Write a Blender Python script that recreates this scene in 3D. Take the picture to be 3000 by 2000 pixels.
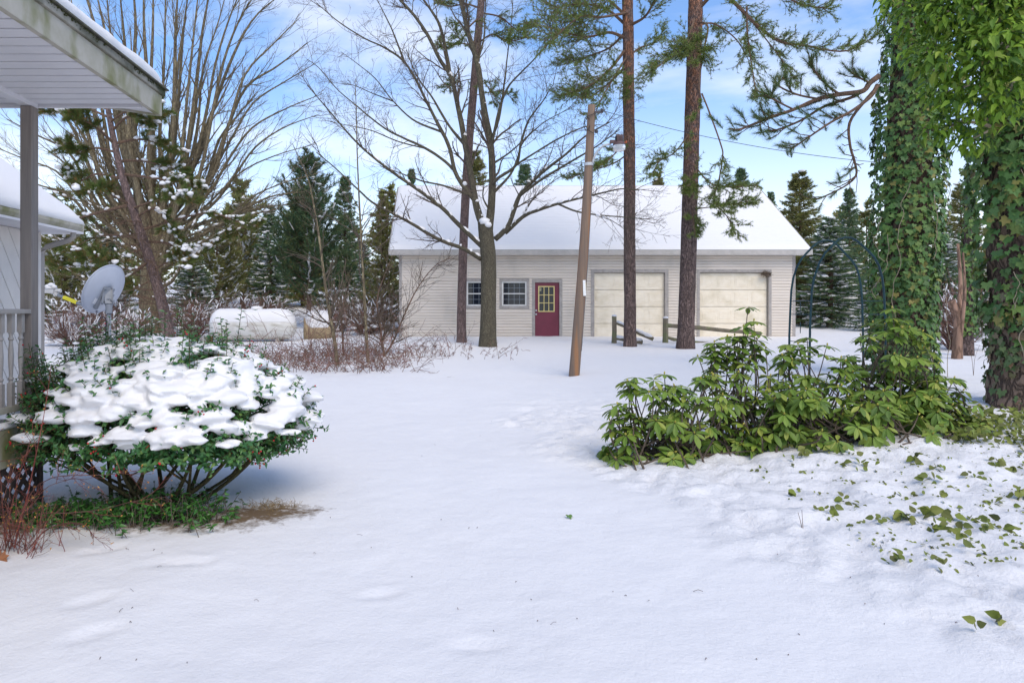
import bpy, bmesh, math, random
import numpy as np
from mathutils import Matrix, Vector

for _o in list(bpy.data.objects):
    bpy.data.objects.remove(_o, do_unlink=True)
SC = bpy.context.scene
COL = SC.collection
R = math.radians

# ------------------------------------------------------------------ camera
EYE = 1.55            # eye height above the snow where the photographer stands
F_PX = 2000.0         # focal length in pixels of a 3000 px wide frame (24 mm on 36 mm)
PX0, PY0 = 1316.0, 912.0   # principal point (lens shifted) = vanishing point / horizon
cd = bpy.data.cameras.new('camera')
cam = bpy.data.objects.new('camera', cd)
COL.objects.link(cam)
cam.location = (0, 0, EYE)
cam.rotation_euler = (R(90), 0, 0)
cd.sensor_width = 36.0
cd.lens = 24.0
cd.shift_x = (1500.0 - PX0) / 3000.0
cd.shift_y = -(1000.0 - PY0) / 3000.0
cd.clip_start = 0.05
cd.clip_end = 3000.0
SC.camera = cam

# ------------------------------------------------------------------ world, sun, exposure
SUN_EL, SUN_AZ = 48.0, 158.0    # azimuth clockwise from +Y (behind the camera, to its right)
SKY_STRENGTH = 0.15
SUN_STRENGTH = 2.0
EXPOSURE = 0.38
CLOUD = (1.0, 0.985, 0.965)
CLOUD_LEVEL = 1.03
world = bpy.data.worlds.new('World')
SC.world = world
world.use_nodes = True
wn, wl = world.node_tree.nodes, world.node_tree.links
wn.clear()
w_out = wn.new('ShaderNodeOutputWorld')
w_bg1 = wn.new('ShaderNodeBackground')
w_bg2 = wn.new('ShaderNodeBackground')
w_mix = wn.new('ShaderNodeMixShader')
w_sky = wn.new('ShaderNodeTexSky')
w_sky.sky_type = 'NISHITA'
w_sky.sun_disc = False
w_sky.sun_elevation = R(SUN_EL)
w_sky.sun_rotation = R(SUN_AZ)
w_sky.air_density = 1.0
w_sky.dust_density = 0.0
w_sky.ozone_density = 2.5
w_tint = wn.new('ShaderNodeMix'); w_tint.data_type = 'RGBA'; w_tint.blend_type = 'MULTIPLY'
w_tint.inputs[0].default_value = 1.0
w_tint.inputs[7].default_value = (0.72, 0.99, 1.24, 1)
wl.new(w_sky.outputs[0], w_tint.inputs[6])
wl.new(w_tint.outputs[2], w_bg1.inputs[0])
w_bg1.inputs[1].default_value = SKY_STRENGTH
w_bg2.inputs[0].default_value = (*CLOUD, 1)
w_bg2.inputs[1].default_value = CLOUD_LEVEL
w_tc = wn.new('ShaderNodeTexCoord')
w_sep = wn.new('ShaderNodeSeparateXYZ')
wl.new(w_tc.outputs['Generated'], w_sep.inputs[0])
# thin high cloud: stretched noise over the whole dome, thickening to haze toward the horizon
w_map = wn.new('ShaderNodeMapping')
w_map.inputs['Scale'].default_value = (1.6, 1.6, 5.0)
w_map.inputs['Location'].default_value = (2.1, 0.7, 1.3)
wl.new(w_tc.outputs['Generated'], w_map.inputs[0])
w_noise = wn.new('ShaderNodeTexNoise')
w_noise.inputs['Scale'].default_value = 1.5
w_noise.inputs['Detail'].default_value = 7.0
w_noise.inputs['Roughness'].default_value = 0.55
w_noise.inputs['Distortion'].default_value = 0.3
wl.new(w_map.outputs[0], w_noise.inputs[0])
w_r1 = wn.new('ShaderNodeMapRange')
w_r1.inputs[1].default_value = 0.47
w_r1.inputs[2].default_value = 0.80
w_r1.inputs[3].default_value = 0.0
w_r1.inputs[4].default_value = 0.9
wl.new(w_noise.outputs[0], w_r1.inputs[0])
w_r2 = wn.new('ShaderNodeMapRange')      # haze by elevation
w_r2.interpolation_type = 'SMOOTHSTEP'
w_r2.inputs[1].default_value = -0.02
w_r2.inputs[2].default_value = 0.36
w_r2.inputs[3].default_value = 0.84
w_r2.inputs[4].default_value = 0.06
wl.new(w_sep.outputs['Z'], w_r2.inputs[0])
def wmath(op, a, b):
    m = wn.new('ShaderNodeMath'); m.operation = op; m.use_clamp = True
    for i, v in enumerate((a, b)):
        if isinstance(v, (int, float)):
            m.inputs[i].default_value = v
        else:
            wl.new(v, m.inputs[i])
    return m.outputs[0]
w_i1 = wmath('SUBTRACT', 1.0, w_r1.outputs[0])
w_i2 = wmath('SUBTRACT', 1.0, w_r2.outputs[0])
w_fac = wmath('SUBTRACT', 1.0, wmath('MULTIPLY', w_i1, w_i2))
wl.new(w_fac, w_mix.inputs[0])
wl.new(w_bg1.outputs[0], w_mix.inputs[1])
wl.new(w_bg2.outputs[0], w_mix.inputs[2])
wl.new(w_mix.outputs[0], w_out.inputs[0])

sd = bpy.data.lights.new('sun', 'SUN')
sun = bpy.data.objects.new('sun', sd)
COL.objects.link(sun)
sd.energy = SUN_STRENGTH
sd.angle = R(45)
sd.color = (1.0, 0.87, 0.68)
_az, _el = R(SUN_AZ), R(SUN_EL)
_to = Vector((math.sin(_az) * math.cos(_el), math.cos(_az) * math.cos(_el), math.sin(_el)))
sun.rotation_euler = (-_to).to_track_quat('-Z', 'Y').to_euler()
sun.location = (0, 0, 30)

vs = SC.view_settings
vs.view_transform = 'Standard'
vs.look = 'None'
vs.exposure = EXPOSURE
vs.gamma = 1.0
vs.use_curve_mapping = False
SC.cycles.max_bounces = 6
SC.cycles.diffuse_bounces = 4
SC.cycles.glossy_bounces = 2
SC.cycles.transmission_bounces = 4
SC.cycles.transparent_max_bounces = 4
SC.cycles.use_denoising = True

# ------------------------------------------------------------------ helpers
RNG = np.random.default_rng(7)
random.seed(7)

def P(px, py, Y):
    """world point at depth Y that the 3000x2000 photograph shows at (px, py)"""
    return np.array([(px - PX0) / F_PX * Y, Y, EYE + (PY0 - py) / F_PX * Y])

def D(px, py, Y):       # the same from coordinates read in the 2352 px wide view
    return P(px * 1.27551, py * 1.27551, Y)

def norm(v):
    v = np.asarray(v, float)
    if v.ndim == 1:
        return v / (math.sqrt(v[0] * v[0] + v[1] * v[1] + v[2] * v[2]) + 1e-12)
    return v / (np.sqrt((v * v).sum(-1, keepdims=True)) + 1e-12)

def cross(a, b):
    a = np.asarray(a, float); b = np.asarray(b, float)
    a0, a1, a2, b0, b1, b2 = a[..., 0], a[..., 1], a[..., 2], b[..., 0], b[..., 1], b[..., 2]
    x = a1 * b2 - a2 * b1
    out = np.empty(np.shape(x) + (3,)); out[..., 0] = x; out[..., 1] = a2 * b0 - a0 * b2; out[..., 2] = a0 * b1 - a1 * b0
    return out

def sstep(a, b, x):
    t = np.clip((np.asarray(x, float) - a) / (b - a), 0, 1)
    return t * t * (3 - 2 * t)

def _hash(ix, iy, seed):
    h = (ix.astype(np.int64) * 374761393 + iy.astype(np.int64) * 668265263 + seed * 974634777) & 0xffffffff
    h = ((h ^ (h >> 13)) * 1274126177) & 0xffffffff
    return ((h ^ (h >> 16)) & 0xffffff) / float(0xffffff)

def vnoise(x, y, seed=0):
    x = np.asarray(x, float); y = np.asarray(y, float)
    ix, iy = np.floor(x), np.floor(y)
    fx, fy = x - ix, y - iy
    fx = fx * fx * fx * (fx * (fx * 6 - 15) + 10); fy = fy * fy * fy * (fy * (fy * 6 - 15) + 10)
    a = _hash(ix, iy, seed); b = _hash(ix + 1, iy, seed)
    c = _hash(ix, iy + 1, seed); d = _hash(ix + 1, iy + 1, seed)
    return (a * (1 - fx) + b * fx) * (1 - fy) + (c * (1 - fx) + d * fx) * fy

def fbm(x, y, oct=4, seed=0, rough=0.5):
    s, a, t = 0.0, 1.0, 0.0
    x = np.asarray(x, float); y = np.asarray(y, float)
    for k in range(oct):
        s = s + a * vnoise(x, y, seed + k * 17); t += a; a *= rough
        x, y = x * 1.62 - y * 1.18 + 3.1, x * 1.18 + y * 1.62 + 1.7
    return s / t - 0.5

class MB:
    """collects geometry for ONE mesh object"""
    def __init__(self):
        self.v, self.q, self.t, self.a, self.n, self.polys, self.lazy = [], [], [], [], 0, [], {}
    def add(self, v, quads=None, tris=None, tint=0.0):
        v = np.asarray(v, float).reshape(-1, 3)
        if quads is not None and len(quads):
            self.q.append(np.asarray(quads, int) + self.n)
        if tris is not None and len(tris):
            self.t.append(np.asarray(tris, int) + self.n)
        self.v.append(v)
        self.a.append(np.broadcast_to(np.asarray(tint, float), (len(v),)))
        self.n += len(v)
    def box(self, lo, hi):
        x0, y0, z0 = lo; x1, y1, z1 = hi
        v = [(x0,y0,z0),(x1,y0,z0),(x1,y1,z0),(x0,y1,z0),(x0,y0,z1),(x1,y0,z1),(x1,y1,z1),(x0,y1,z1)]
        self.add(v, [(0,3,2,1),(4,5,6,7),(0,1,5,4),(1,2,6,5),(2,3,7,6),(3,0,4,7)])
    def bar(self, a, b, w, h, up=(0, 0, 1)):
        """square bar from a to b, w across, h along up"""
        a, b = np.asarray(a, float), np.asarray(b, float)
        t = norm(b - a); s = norm(cross(t, up)); u = cross(s, t)
        v = []
        for p in (a, b):
            for i, j in ((-1,-1),(1,-1),(1,1),(-1,1)):
                v.append(p + s * w * .5 * i + u * h * .5 * j)
        self.add(v, [(3,2,1,0),(4,5,6,7),(0,1,5,4),(1,2,6,5),(2,3,7,6),(3,0,4,7)])
    def tube(self, pts, rad, n=6, cap=True, tint=0.0, jit=None):
        pts = np.asarray(pts, float); m = len(pts)
        rad = np.broadcast_to(np.asarray(rad, float), (m,))
        if not cap and n <= 4 and jit is None:          # thin twigs are meshed together in one go
            self.lazy.setdefault((m, n), []).append((pts, rad, float(tint))); return
        tg = np.empty_like(pts)
        tg[1:-1] = pts[2:] - pts[:-2]; tg[0] = pts[1] - pts[0]; tg[-1] = pts[-1] - pts[-2]
        tg = norm(tg)
        ref = np.array([0.31, 0.17, 0.93]) if abs(tg[m // 2][2]) < .8 else np.array([0.93, 0.31, 0.17])
        s = norm(cross(tg, ref)); u = cross(tg, s)
        an = np.arange(n) * (2 * math.pi / n)
        ca, sa = np.cos(an), np.sin(an)
        rr = rad[:, None]
        if jit is not None:
            rr = rr * (1 + jit)
        rr = np.broadcast_to(rr, (m, n))
        v = pts[:, None, :] + rr[..., None] * (ca[None, :, None] * s[:, None, :] + sa[None, :, None] * u[:, None, :])
        i = np.arange(m - 1)[:, None] * n; j = np.arange(n)[None, :]; k = (j + 1) % n
        q = np.stack([i + j, i + k, i + n + k, i + n + j], -1).reshape(-1, 4)
        tr = None
        vv = v.reshape(-1, 3)
        if cap:
            vv = np.vstack([vv, pts[0], pts[-1]])
            b = m * n; jj = np.arange(n); kk = (jj + 1) % n
            tr = np.vstack([np.stack([np.full(n, b), kk, jj], -1),
                            np.stack([np.full(n, b + 1), jj + (m - 1) * n, kk + (m - 1) * n], -1)])
        self.add(vv, q, tr, tint)
    def flush(self):
        for (m, n), rows in self.lazy.items():
            pts = np.stack([r_[0] for r_ in rows]); rad = np.stack([r_[1] for r_ in rows]); tn = np.array([r_[2] for r_ in rows]); K = len(rows)
            tg = np.empty_like(pts)
            tg[:, 1:-1] = pts[:, 2:] - pts[:, :-2]; tg[:, 0] = pts[:, 1] - pts[:, 0]; tg[:, -1] = pts[:, -1] - pts[:, -2]
            tg = norm(tg)
            ref = np.where((np.abs(tg[:, m // 2, 2]) < .8)[:, None], np.array([0.31, 0.17, 0.93]), np.array([0.93, 0.31, 0.17]))[:, None, :]
            s_ = norm(cross(tg, np.broadcast_to(ref, tg.shape))); u = cross(tg, s_)
            an = np.arange(n) * (2 * math.pi / n); ca, sa = np.cos(an), np.sin(an)
            v = pts[:, :, None, :] + rad[:, :, None, None] * (ca[None, None, :, None] * s_[:, :, None, :] + sa[None, None, :, None] * u[:, :, None, :])
            i = np.arange(m - 1)[:, None] * n; j = np.arange(n)[None, :]; k = (j + 1) % n
            q = np.stack([i + j, i + k, i + n + k, i + n + j], -1).reshape(-1, 4)
            q = (q[None] + (np.arange(K) * m * n)[:, None, None]).reshape(-1, 4)
            self.add(v.reshape(-1, 3), q, None, np.repeat(tn, m * n))
        self.lazy = {}
    def lathe(self, prof, c, n=16, axis=(0, 0, 1), closed=False):
        """profile of (radius, height) about an axis through c"""
        ax = norm(axis); ref = np.array([1., 0, 0]) if abs(ax[0]) < .9 else np.array([0, 1., 0])
        s = norm(cross(ax, ref)); u = cross(ax, s)
        an = np.arange(n) * 2 * math.pi / n
        v = []
        for r, h in prof:
            for q in an:
                v.append(np.asarray(c) + ax * h + (s * math.cos(q) + u * math.sin(q)) * r)
        m = len(prof)
        i = np.arange(m - 1)[:, None] * n; j = np.arange(n)[None, :]; k = (j + 1) % n
        self.add(v, np.stack([i + j, i + k, i + n + k, i + n + j], -1).reshape(-1, 4))
    def poly(self, pts):
        """one n-gon"""
        self.polys.append([self.n + i for i in range(len(pts))])
        self.add(pts)
    def prism(self, pts, off):
        """n-gon extruded by the vector off"""
        pts = np.asarray(pts, float); k = len(pts); b = self.n
        self.add(np.vstack([pts, pts + np.asarray(off)]))
        self.polys.append([b + i for i in range(k)][::-1])
        self.polys.append([b + k + i for i in range(k)])
        for i in range(k):
            self.polys.append([b + i, b + (i + 1) % k, b + k + (i + 1) % k, b + k + i])
    def mesh(self, name, mat, smooth=False):
        me = bpy.data.meshes.new(name)
        self.flush()
        if self.n:
            v = np.vstack(self.v)
            q = np.vstack(self.q) if self.q else np.zeros((0, 4), int)
            t = np.vstack(self.t) if self.t else np.zeros((0, 3), int)
            lt = [q.ravel(), t.ravel()]; tot = [np.full(len(q), 4), np.full(len(t), 3)]
            for p in self.polys:
                lt.append(np.array(p)); tot.append(np.array([len(p)]))
            loops = np.concatenate(lt).astype(np.int32); tot = np.concatenate(tot).astype(np.int32)
            start = np.concatenate([[0], np.cumsum(tot)[:-1]]).astype(np.int32)
            me.vertices.add(len(v)); me.vertices.foreach_set('co', v.ravel().astype(np.float32))
            me.loops.add(len(loops)); me.loops.foreach_set('vertex_index', loops)
            me.polygons.add(len(tot)); me.polygons.foreach_set('loop_start', start)
            me.polygons.foreach_set('loop_total', tot)
            me.polygons.foreach_set('use_smooth', np.full(len(tot), smooth))
            at = me.attributes.new('tint', 'FLOAT', 'POINT')
            at.data.foreach_set('value', np.concatenate(self.a).astype(np.float32))
            me.update(calc_edges=True)
        if mat is not None:
            me.materials.append(mat)
        return me
    def build(self, name, mat, parent=None, smooth=False, kind=None, bevel=0.0):
        o = link(name, self.mesh(name, mat, smooth), parent)
        if kind:
            o['kind'] = kind
        if bevel:
            m = o.modifiers.new('bevel', 'BEVEL'); m.width = bevel; m.segments = 2; m.limit_method = 'ANGLE'
            m.harden_normals = False
        return o

def link(name, mesh, parent=None, basis=None):
    o = bpy.data.objects.new(name, mesh)
    COL.objects.link(o)
    if parent is not None:
        o.parent = parent
        o.matrix_parent_inverse = WORLD[parent.name].inverted()
        WORLD[o.name] = basis.copy() if basis is not None else Matrix.Identity(4)
    else:
        WORLD[o.name] = basis.copy() if basis is not None else Matrix.Identity(4)
    if basis is not None:
        o.matrix_basis = basis
    return o
WORLD = {}

def tag(o, label, cat, group=None, kind=None):
    o['label'] = label
    if cat: o['category'] = cat
    if group: o['group'] = group
    if kind: o['kind'] = kind
    return o

def thing(name, label, cat, loc=(0, 0, 0), group=None):
    o = bpy.data.objects.new(name, None)
    COL.objects.link(o)
    o.empty_display_size = .1
    o.location = tuple(float(c) for c in loc)
    WORLD[o.name] = Matrix.Translation(o.location)
    return tag(o, label, cat, group)

def clip_poly(poly, lo, hi):
    """clip a 2-D polygon to the rectangle lo..hi"""
    for ax in (0, 1):
        for sgn, lim in ((1, lo[ax]), (-1, -hi[ax])):
            out = []
            for i in range(len(poly)):
                a, b = poly[i - 1], poly[i]
                da, db = sgn * a[ax] - lim, sgn * b[ax] - lim
                if (da >= 0) != (db >= 0):
                    t = da / (da - db)
                    out.append((a[0] + (b[0] - a[0]) * t, a[1] + (b[1] - a[1]) * t))
                if db >= 0:
                    out.append(b)
            poly = out
            if len(poly) < 3:
                return []
    return poly

# ------------------------------------------------------------------ materials
def new_mat(name):
    m = bpy.data.materials.new(name); m.use_nodes = True
    nt = m.node_tree
    return m, nt.nodes, nt.links, nt.nodes['Principled BSDF']

def mat_plain(name, col, rough=.6, metal=0.0, spec=.5, **kw):
    """noise-varied paint / metal / wood: col to col2 by noise, with bump"""
    m, n, l, b = new_mat(name)
    col2 = kw.get('col2', tuple(c * .8 for c in col)); scale = kw.get('scale', 6.0)
    st = kw.get('stretch', (1, 1, 1)); det = kw.get('detail', 5.0)
    tc = n.new('ShaderNodeTexCoord'); mp = n.new('ShaderNodeMapping')
    mp.inputs['Scale'].default_value = st
    l.new(tc.outputs['Object'], mp.inputs[0])
    nz = n.new('ShaderNodeTexNoise'); nz.inputs['Scale'].default_value = scale; nz.inputs['Detail'].default_value = det
    nz.inputs['Roughness'].default_value = .6
    l.new(mp.outputs[0], nz.inputs[0])
    rp = n.new('ShaderNodeValToRGB')
    lo, hi = kw.get('range', (.35, .65))
    rp.color_ramp.elements[0].position = lo; rp.color_ramp.elements[0].color = (*col, 1)
    rp.color_ramp.elements[1].position = hi; rp.color_ramp.elements[1].color = (*col2, 1)
    l.new(nz.outputs[0], rp.inputs[0])
    out = rp.outputs[0]
    if 'col3' in kw:       # large stains with a shape of their own
        n2 = n.new('ShaderNodeTexNoise'); n2.inputs['Scale'].default_value = kw.get('scale3', 1.5); n2.inputs['Detail'].default_value = 6
        mp2 = n.new('ShaderNodeMapping'); mp2.inputs['Scale'].default_value = kw.get('stretch3', st)
        l.new(tc.outputs['Object'], mp2.inputs[0]); l.new(mp2.outputs[0], n2.inputs[0])
        r2 = n.new('ShaderNodeMapRange'); lo3, hi3 = kw.get('range3', (.5, .7))
        r2.inputs[1].default_value = lo3; r2.inputs[2].default_value = hi3; r2.inputs[4].default_value = kw.get('amt3', 1.0)
        l.new(n2.outputs[0], r2.inputs[0])
        mx = n.new('ShaderNodeMix'); mx.data_type = 'RGBA'
        l.new(r2.outputs[0], mx.inputs[0]); l.new(out, mx.inputs[6]); mx.inputs[7].default_value = (*kw['col3'], 1)
        out = mx.outputs[2]
    l.new(out, b.inputs['Base Color'])
    b.inputs['Roughness'].default_value = rough; b.inputs['Metallic'].default_value = metal
    b.inputs['Specular IOR Level'].default_value = spec
    bp = kw.get('bump', 0.0)
    if bp:
        bn = n.new('ShaderNodeBump'); bn.inputs['Strength'].default_value = bp; bn.inputs['Distance'].default_value = kw.get('bdist', .02)
        l.new(nz.outputs[0], bn.inputs['Height']); l.new(bn.outputs[0], b.inputs['Normal'])
    return m

def mat_tint(name, cols, rough=.5, spec=.4, transl=0.0, hide=None):
    """foliage: each leaf picks a colour by its own tint value"""
    m, n, l, b = new_mat(name)
    at = n.new('ShaderNodeAttribute'); at.attribute_name = 'tint'
    oi = n.new('ShaderNodeObjectInfo')
    ad = n.new('ShaderNodeMath'); ad.operation = 'ADD'
    l.new(at.outputs['Fac'], ad.inputs[0]); l.new(oi.outputs['Random'], ad.inputs[1])
    fr = n.new('ShaderNodeMath'); fr.operation = 'FRACT'; l.new(ad.outputs[0], fr.inputs[0])
    rp = n.new('ShaderNodeValToRGB'); e = rp.color_ramp.elements
    e[0].position = 0; e[0].color = (*cols[0], 1); e[1].position = 1; e[1].color = (*cols[-1], 1)
    for i in range(1, len(cols) - 1):
        x = e.new(i / (len(cols) - 1)); x.color = (*cols[i], 1)
    l.new(fr.outputs[0], rp.inputs[0])
    l.new(rp.outputs[0], b.inputs['Base Color'])
    b.inputs['Roughness'].default_value = rough; b.inputs['Specular IOR Level'].default_value = spec
    if transl:
        tr = n.new('ShaderNodeBsdfTranslucent'); l.new(rp.outputs[0], tr.inputs[0])
        mx = n.new('ShaderNodeMixShader'); mx.inputs[0].default_value = transl
        l.new(b.outputs[0], mx.inputs[1]); l.new(tr.outputs[0], mx.inputs[2])
        l.new(mx.outputs[0], n['Material Output'].inputs[0])
    return m

def mat_bark(name, c1, c2, c3, zscale=.25, scale=18.0, bump=.8, upper=None):
    """fissured bark: stretched voronoi cells + noise; upper = (z0, z1, colour) for flaking upper bark"""
    m, n, l, b = new_mat(name)
    tc = n.new('ShaderNodeTexCoord'); mp = n.new('ShaderNodeMapping')
    mp.inputs['Scale'].default_value = (1, 1, zscale)
    l.new(tc.outputs['Object'], mp.inputs[0])
    nz = n.new('ShaderNodeTexNoise'); nz.inputs['Scale'].default_value = scale * .5; nz.inputs['Detail'].default_value = 6
    l.new(mp.outputs[0], nz.inputs[0])
    wp = n.new('ShaderNodeMix'); wp.data_type = 'RGBA'; wp.inputs[0].default_value = .2
    l.new(mp.outputs[0], wp.inputs[6]); l.new(nz.outputs['Color'], wp.inputs[7])
    vo = n.new('ShaderNodeTexVoronoi'); vo.feature = 'DISTANCE_TO_EDGE'; vo.inputs['Scale'].default_value = scale
    l.new(wp.outputs[2], vo.inputs[0])
    r = n.new('ShaderNodeMapRange'); r.inputs[2].default_value = .18; l.new(vo.outputs[0], r.inputs[0])
    rp = n.new('ShaderNodeValToRGB'); e = rp.color_ramp.elements
    e[0].position = .3; e[0].color = (*c1, 1); e[1].position = .7; e[1].color = (*c2, 1)
    l.new(nz.outputs[0], rp.inputs[0])
    out = rp.outputs[0]
    if upper:
        z0, z1, cu = upper
        sp = n.new('ShaderNodeSeparateXYZ'); l.new(tc.outputs['Object'], sp.inputs[0])
        rz = n.new('ShaderNodeMapRange'); rz.inputs[1].default_value = z0; rz.inputs[2].default_value = z1
        l.new(sp.outputs[2], rz.inputs[0])
        n3 = n.new('ShaderNodeTexNoise'); n3.inputs['Scale'].default_value = 5; n3.inputs['Detail'].default_value = 5
        l.new(tc.outputs['Object'], n3.inputs[0])
        r3 = n.new('ShaderNodeMapRange'); r3.inputs[1].default_value = .4; r3.inputs[2].default_value = .6; l.new(n3.outputs[0], r3.inputs[0])
        mu = n.new('ShaderNodeMath'); mu.operation = 'MULTIPLY'; l.new(rz.outputs[0], mu.inputs[0]); l.new(r3.outputs[0], mu.inputs[1])
        m3 = n.new('ShaderNodeMix'); m3.data_type = 'RGBA'; l.new(mu.outputs[0], m3.inputs[0]); l.new(out, m3.inputs[6]); m3.inputs[7].default_value = (*cu, 1)
        out = m3.outputs[2]
    mx = n.new('ShaderNodeMix'); mx.data_type = 'RGBA'
    l.new(r.outputs[0], mx.inputs[0]); mx.inputs[6].default_value = (*c3, 1); l.new(out, mx.inputs[7])
    l.new(mx.outputs[2], b.inputs['Base Color'])
    b.inputs['Roughness'].default_value = .9; b.inputs['Specular IOR Level'].default_value = .2
    ad = n.new('ShaderNodeMath'); ad.operation = 'ADD'; l.new(r.outputs[0], ad.inputs[0]); l.new(nz.outputs[0], ad.inputs[1])
    bn = n.new('ShaderNodeBump'); bn.inputs['Strength'].default_value = bump; bn.inputs['Distance'].default_value = .03
    l.new(ad.outputs[0], bn.inputs['Height']); l.new(bn.outputs[0], b.inputs['Normal'])
    return m

def mat_snow(name, bump=.25, scale=30.0, rows=None, base=(.775, .765, .765), ground=False):
    m, n, l, b = new_mat(name)
    tc = n.new('ShaderNodeTexCoord')
    n1 = n.new('ShaderNodeTexNoise'); n1.inputs['Scale'].default_value = scale; n1.inputs['Detail'].default_value = 6; n1.inputs['Roughness'].default_value = .65
    l.new(tc.outputs['Object'], n1.inputs[0])
    bn = n.new('ShaderNodeBump'); bn.inputs['Strength'].default_value = bump; bn.inputs['Distance'].default_value = .02
    l.new(n1.outputs[0], bn.inputs['Height'])
    b.inputs['Roughness'].default_value = .75; b.inputs['Specular IOR Level'].default_value = .25
    l.new(bn.outputs[0], b.inputs['Normal'])
    if ground:
        at = n.new('ShaderNodeAttribute'); at.attribute_name = 'tint'
        n2 = n.new('ShaderNodeTexNoise'); n2.inputs['Scale'].default_value = 14; n2.inputs['Detail'].default_value = 6; n2.inputs['Roughness'].default_value = .7
        l.new(tc.outputs['Object'], n2.inputs[0])
        ad = n.new('ShaderNodeMath'); ad.operation = 'ADD'; l.new(n2.outputs[0], ad.inputs[0]); l.new(at.outputs['Fac'], ad.inputs[1])
        r = n.new('ShaderNodeMapRange'); r.inputs[1].default_value = .85; r.inputs[2].default_value = 1.15; l.new(ad.outputs[0], r.inputs[0])
        mx = n.new('ShaderNodeMix'); mx.data_type = 'RGBA'; l.new(r.outputs[0], mx.inputs[0])
        mx.inputs[6].default_value = (*base, 1); mx.inputs[7].default_value = (.16, .11, .065, 1)
        l.new(mx.outputs[2], b.inputs['Base Color'])
        n3 = n.new('ShaderNodeTexNoise'); n3.inputs['Scale'].default_value = 3.6; n3.inputs['Detail'].default_value = 9; n3.inputs['Roughness'].default_value = .6
        l.new(tc.outputs['Object'], n3.inputs[0])
        b2 = n.new('ShaderNodeBump'); b2.inputs['Strength'].default_value = .35; b2.inputs['Distance'].default_value = .06
        l.new(n3.outputs[0], b2.inputs['Height']); l.new(bn.outputs[0], b2.inputs['Normal'])
        n3.inputs['Roughness'].default_value = .66
        rb = n.new('ShaderNodeMapRange'); rb.inputs[1].default_value = 0; rb.inputs[2].default_value = -.5; rb.inputs[3].default_value = .35; rb.inputs[4].default_value = 1.0
        l.new(at.outputs['Fac'], rb.inputs[0]); l.new(rb.outputs[0], b2.inputs['Strength'])
        l.new(b2.outputs[0], b.inputs['Normal'])
    else:
        b.inputs['Base Color'].default_value = (*base, 1)
    if rows:         # shingle courses telegraphing through thin snow
        wv = n.new('ShaderNodeTexWave'); wv.bands_direction = 'Z'; wv.inputs['Scale'].default_value = rows; wv.inputs['Distortion'].default_value = 1.2; wv.inputs['Detail'].default_value = 3; wv.inputs['Detail Scale'].default_value = 2
        l.new(tc.outputs['Object'], wv.inputs[0])
        b3 = n.new('ShaderNodeBump'); b3.inputs['Strength'].default_value = .22; b3.inputs['Distance'].default_value = .03
        l.new(wv.outputs[1], b3.inputs['Height']); l.new(bn.outputs[0], b3.inputs['Normal']); l.new(b3.outputs[0], b.inputs['Normal'])
    return m

M = {}
M['ground'] = mat_snow('snow_ground', .22, 55, ground=True)
M['snow'] = mat_snow('snow_soft', .25, 40)
M['roof_snow'] = mat_snow('snow_on_roof', .3, 9, rows=2.6)
M['siding'] = mat_plain('beige_siding', (.68, .605, .525), .55, col2=(.62, .55, .47), scale=2.2, stretch=(.4, 1, 3), col3=(.44, .40, .35), scale3=1.0, stretch3=(1.2, 1, .5), range3=(.55, .8), amt3=.6)
M['trim'] = mat_plain('weathered_trim', (.40, .365, .34), .8, col2=(.30, .275, .25), scale=9, stretch=(1, 1, 1), bump=.2)
M['fascia_gray'] = mat_plain('gray_fascia', (.47, .44, .41), .7, col2=(.38, .36, .33), scale=5)
M['cream'] = mat_plain('cream_door_paint', (.82, .74, .60), .55, col2=(.75, .66, .51), scale=3.5, stretch=(1, 1, 2), col3=(.50, .43, .28), scale3=1.6, stretch3=(1, 1, 1.4), range3=(.52, .75), amt3=.55, bump=.05)
M['maroon'] = mat_plain('maroon_paint', (.17, .022, .045), .45, col2=(.14, .018, .036), scale=3)
M['yellow_trim'] = mat_plain('yellow_trim', (.72, .60, .27), .55, col2=(.62, .50, .2), scale=9)
M['vinyl_white'] = mat_plain('vinyl_white', (.74, .73, .70), .5, col2=(.66, .65, .62), scale=6)
M['steel'] = mat_plain('steel', (.62, .62, .63), .35, .8, col2=(.5, .5, .5), scale=10)
m, n_, l_, b_ = new_mat('window_glass')
b_.inputs['Base Color'].default_value = (.012, .016, .026, 1); b_.inputs['Roughness'].default_value = .06
b_.inputs['Specular IOR Level'].default_value = .45
M['glass'] = m
M['shingle'] = mat_plain('dark_shingle_and_groove_shade', (.05, .045, .04), .9, col2=(.10, .10, .06), scale=20)
# ------------------------------------------------------------------ ground
_Y = [-60, 0, 6, 10, 14, 18, 22, 26, 30, 36, 46, 60, 100, 400]
_ZL = [0, 0, .02, .07, .18, .31, .44, .54, .62, .9, 1.9, 3.0, 5.0, 16]
_ZR = [0, 0, .02, .08, .2, .42, .63, .78, .95, 1.2, 1.7, 2.4, 4.5, 15]
FOOT = [(370, 1578, 0), (480, 1655, .3), (268, 1772, .7), (282, 1872, .6), (640, 1312, 0), (565, 1655, .2), (770, 1475, .1), (300, 1620, .4), (1120, 1735, .5), (1395, 1890, .2)]

def g(x, y):
    """height of the snow surface without its small relief"""
    x = np.asarray(x, float); y = np.asarray(y, float)
    w = sstep(-6.0, -1.0, x)
    z = np.interp(y, _Y, _ZL) * (1 - w) + np.interp(y, _Y, _ZR) * w
    z = z + .24 * sstep(1.8, 4.6, x) * sstep(4.5, 8, y) * (1 - sstep(14, 20, y))
    z = z + .20 * np.exp(-(((x + 11.2) / 2.0) ** 2 + ((y - 26) / 2.2) ** 2))
    z = z + .9 * sstep(60, 160, np.abs(x)) * sstep(0, 1, 1) * np.interp(np.abs(x), [60, 400], [0, 10])
    return z

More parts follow.
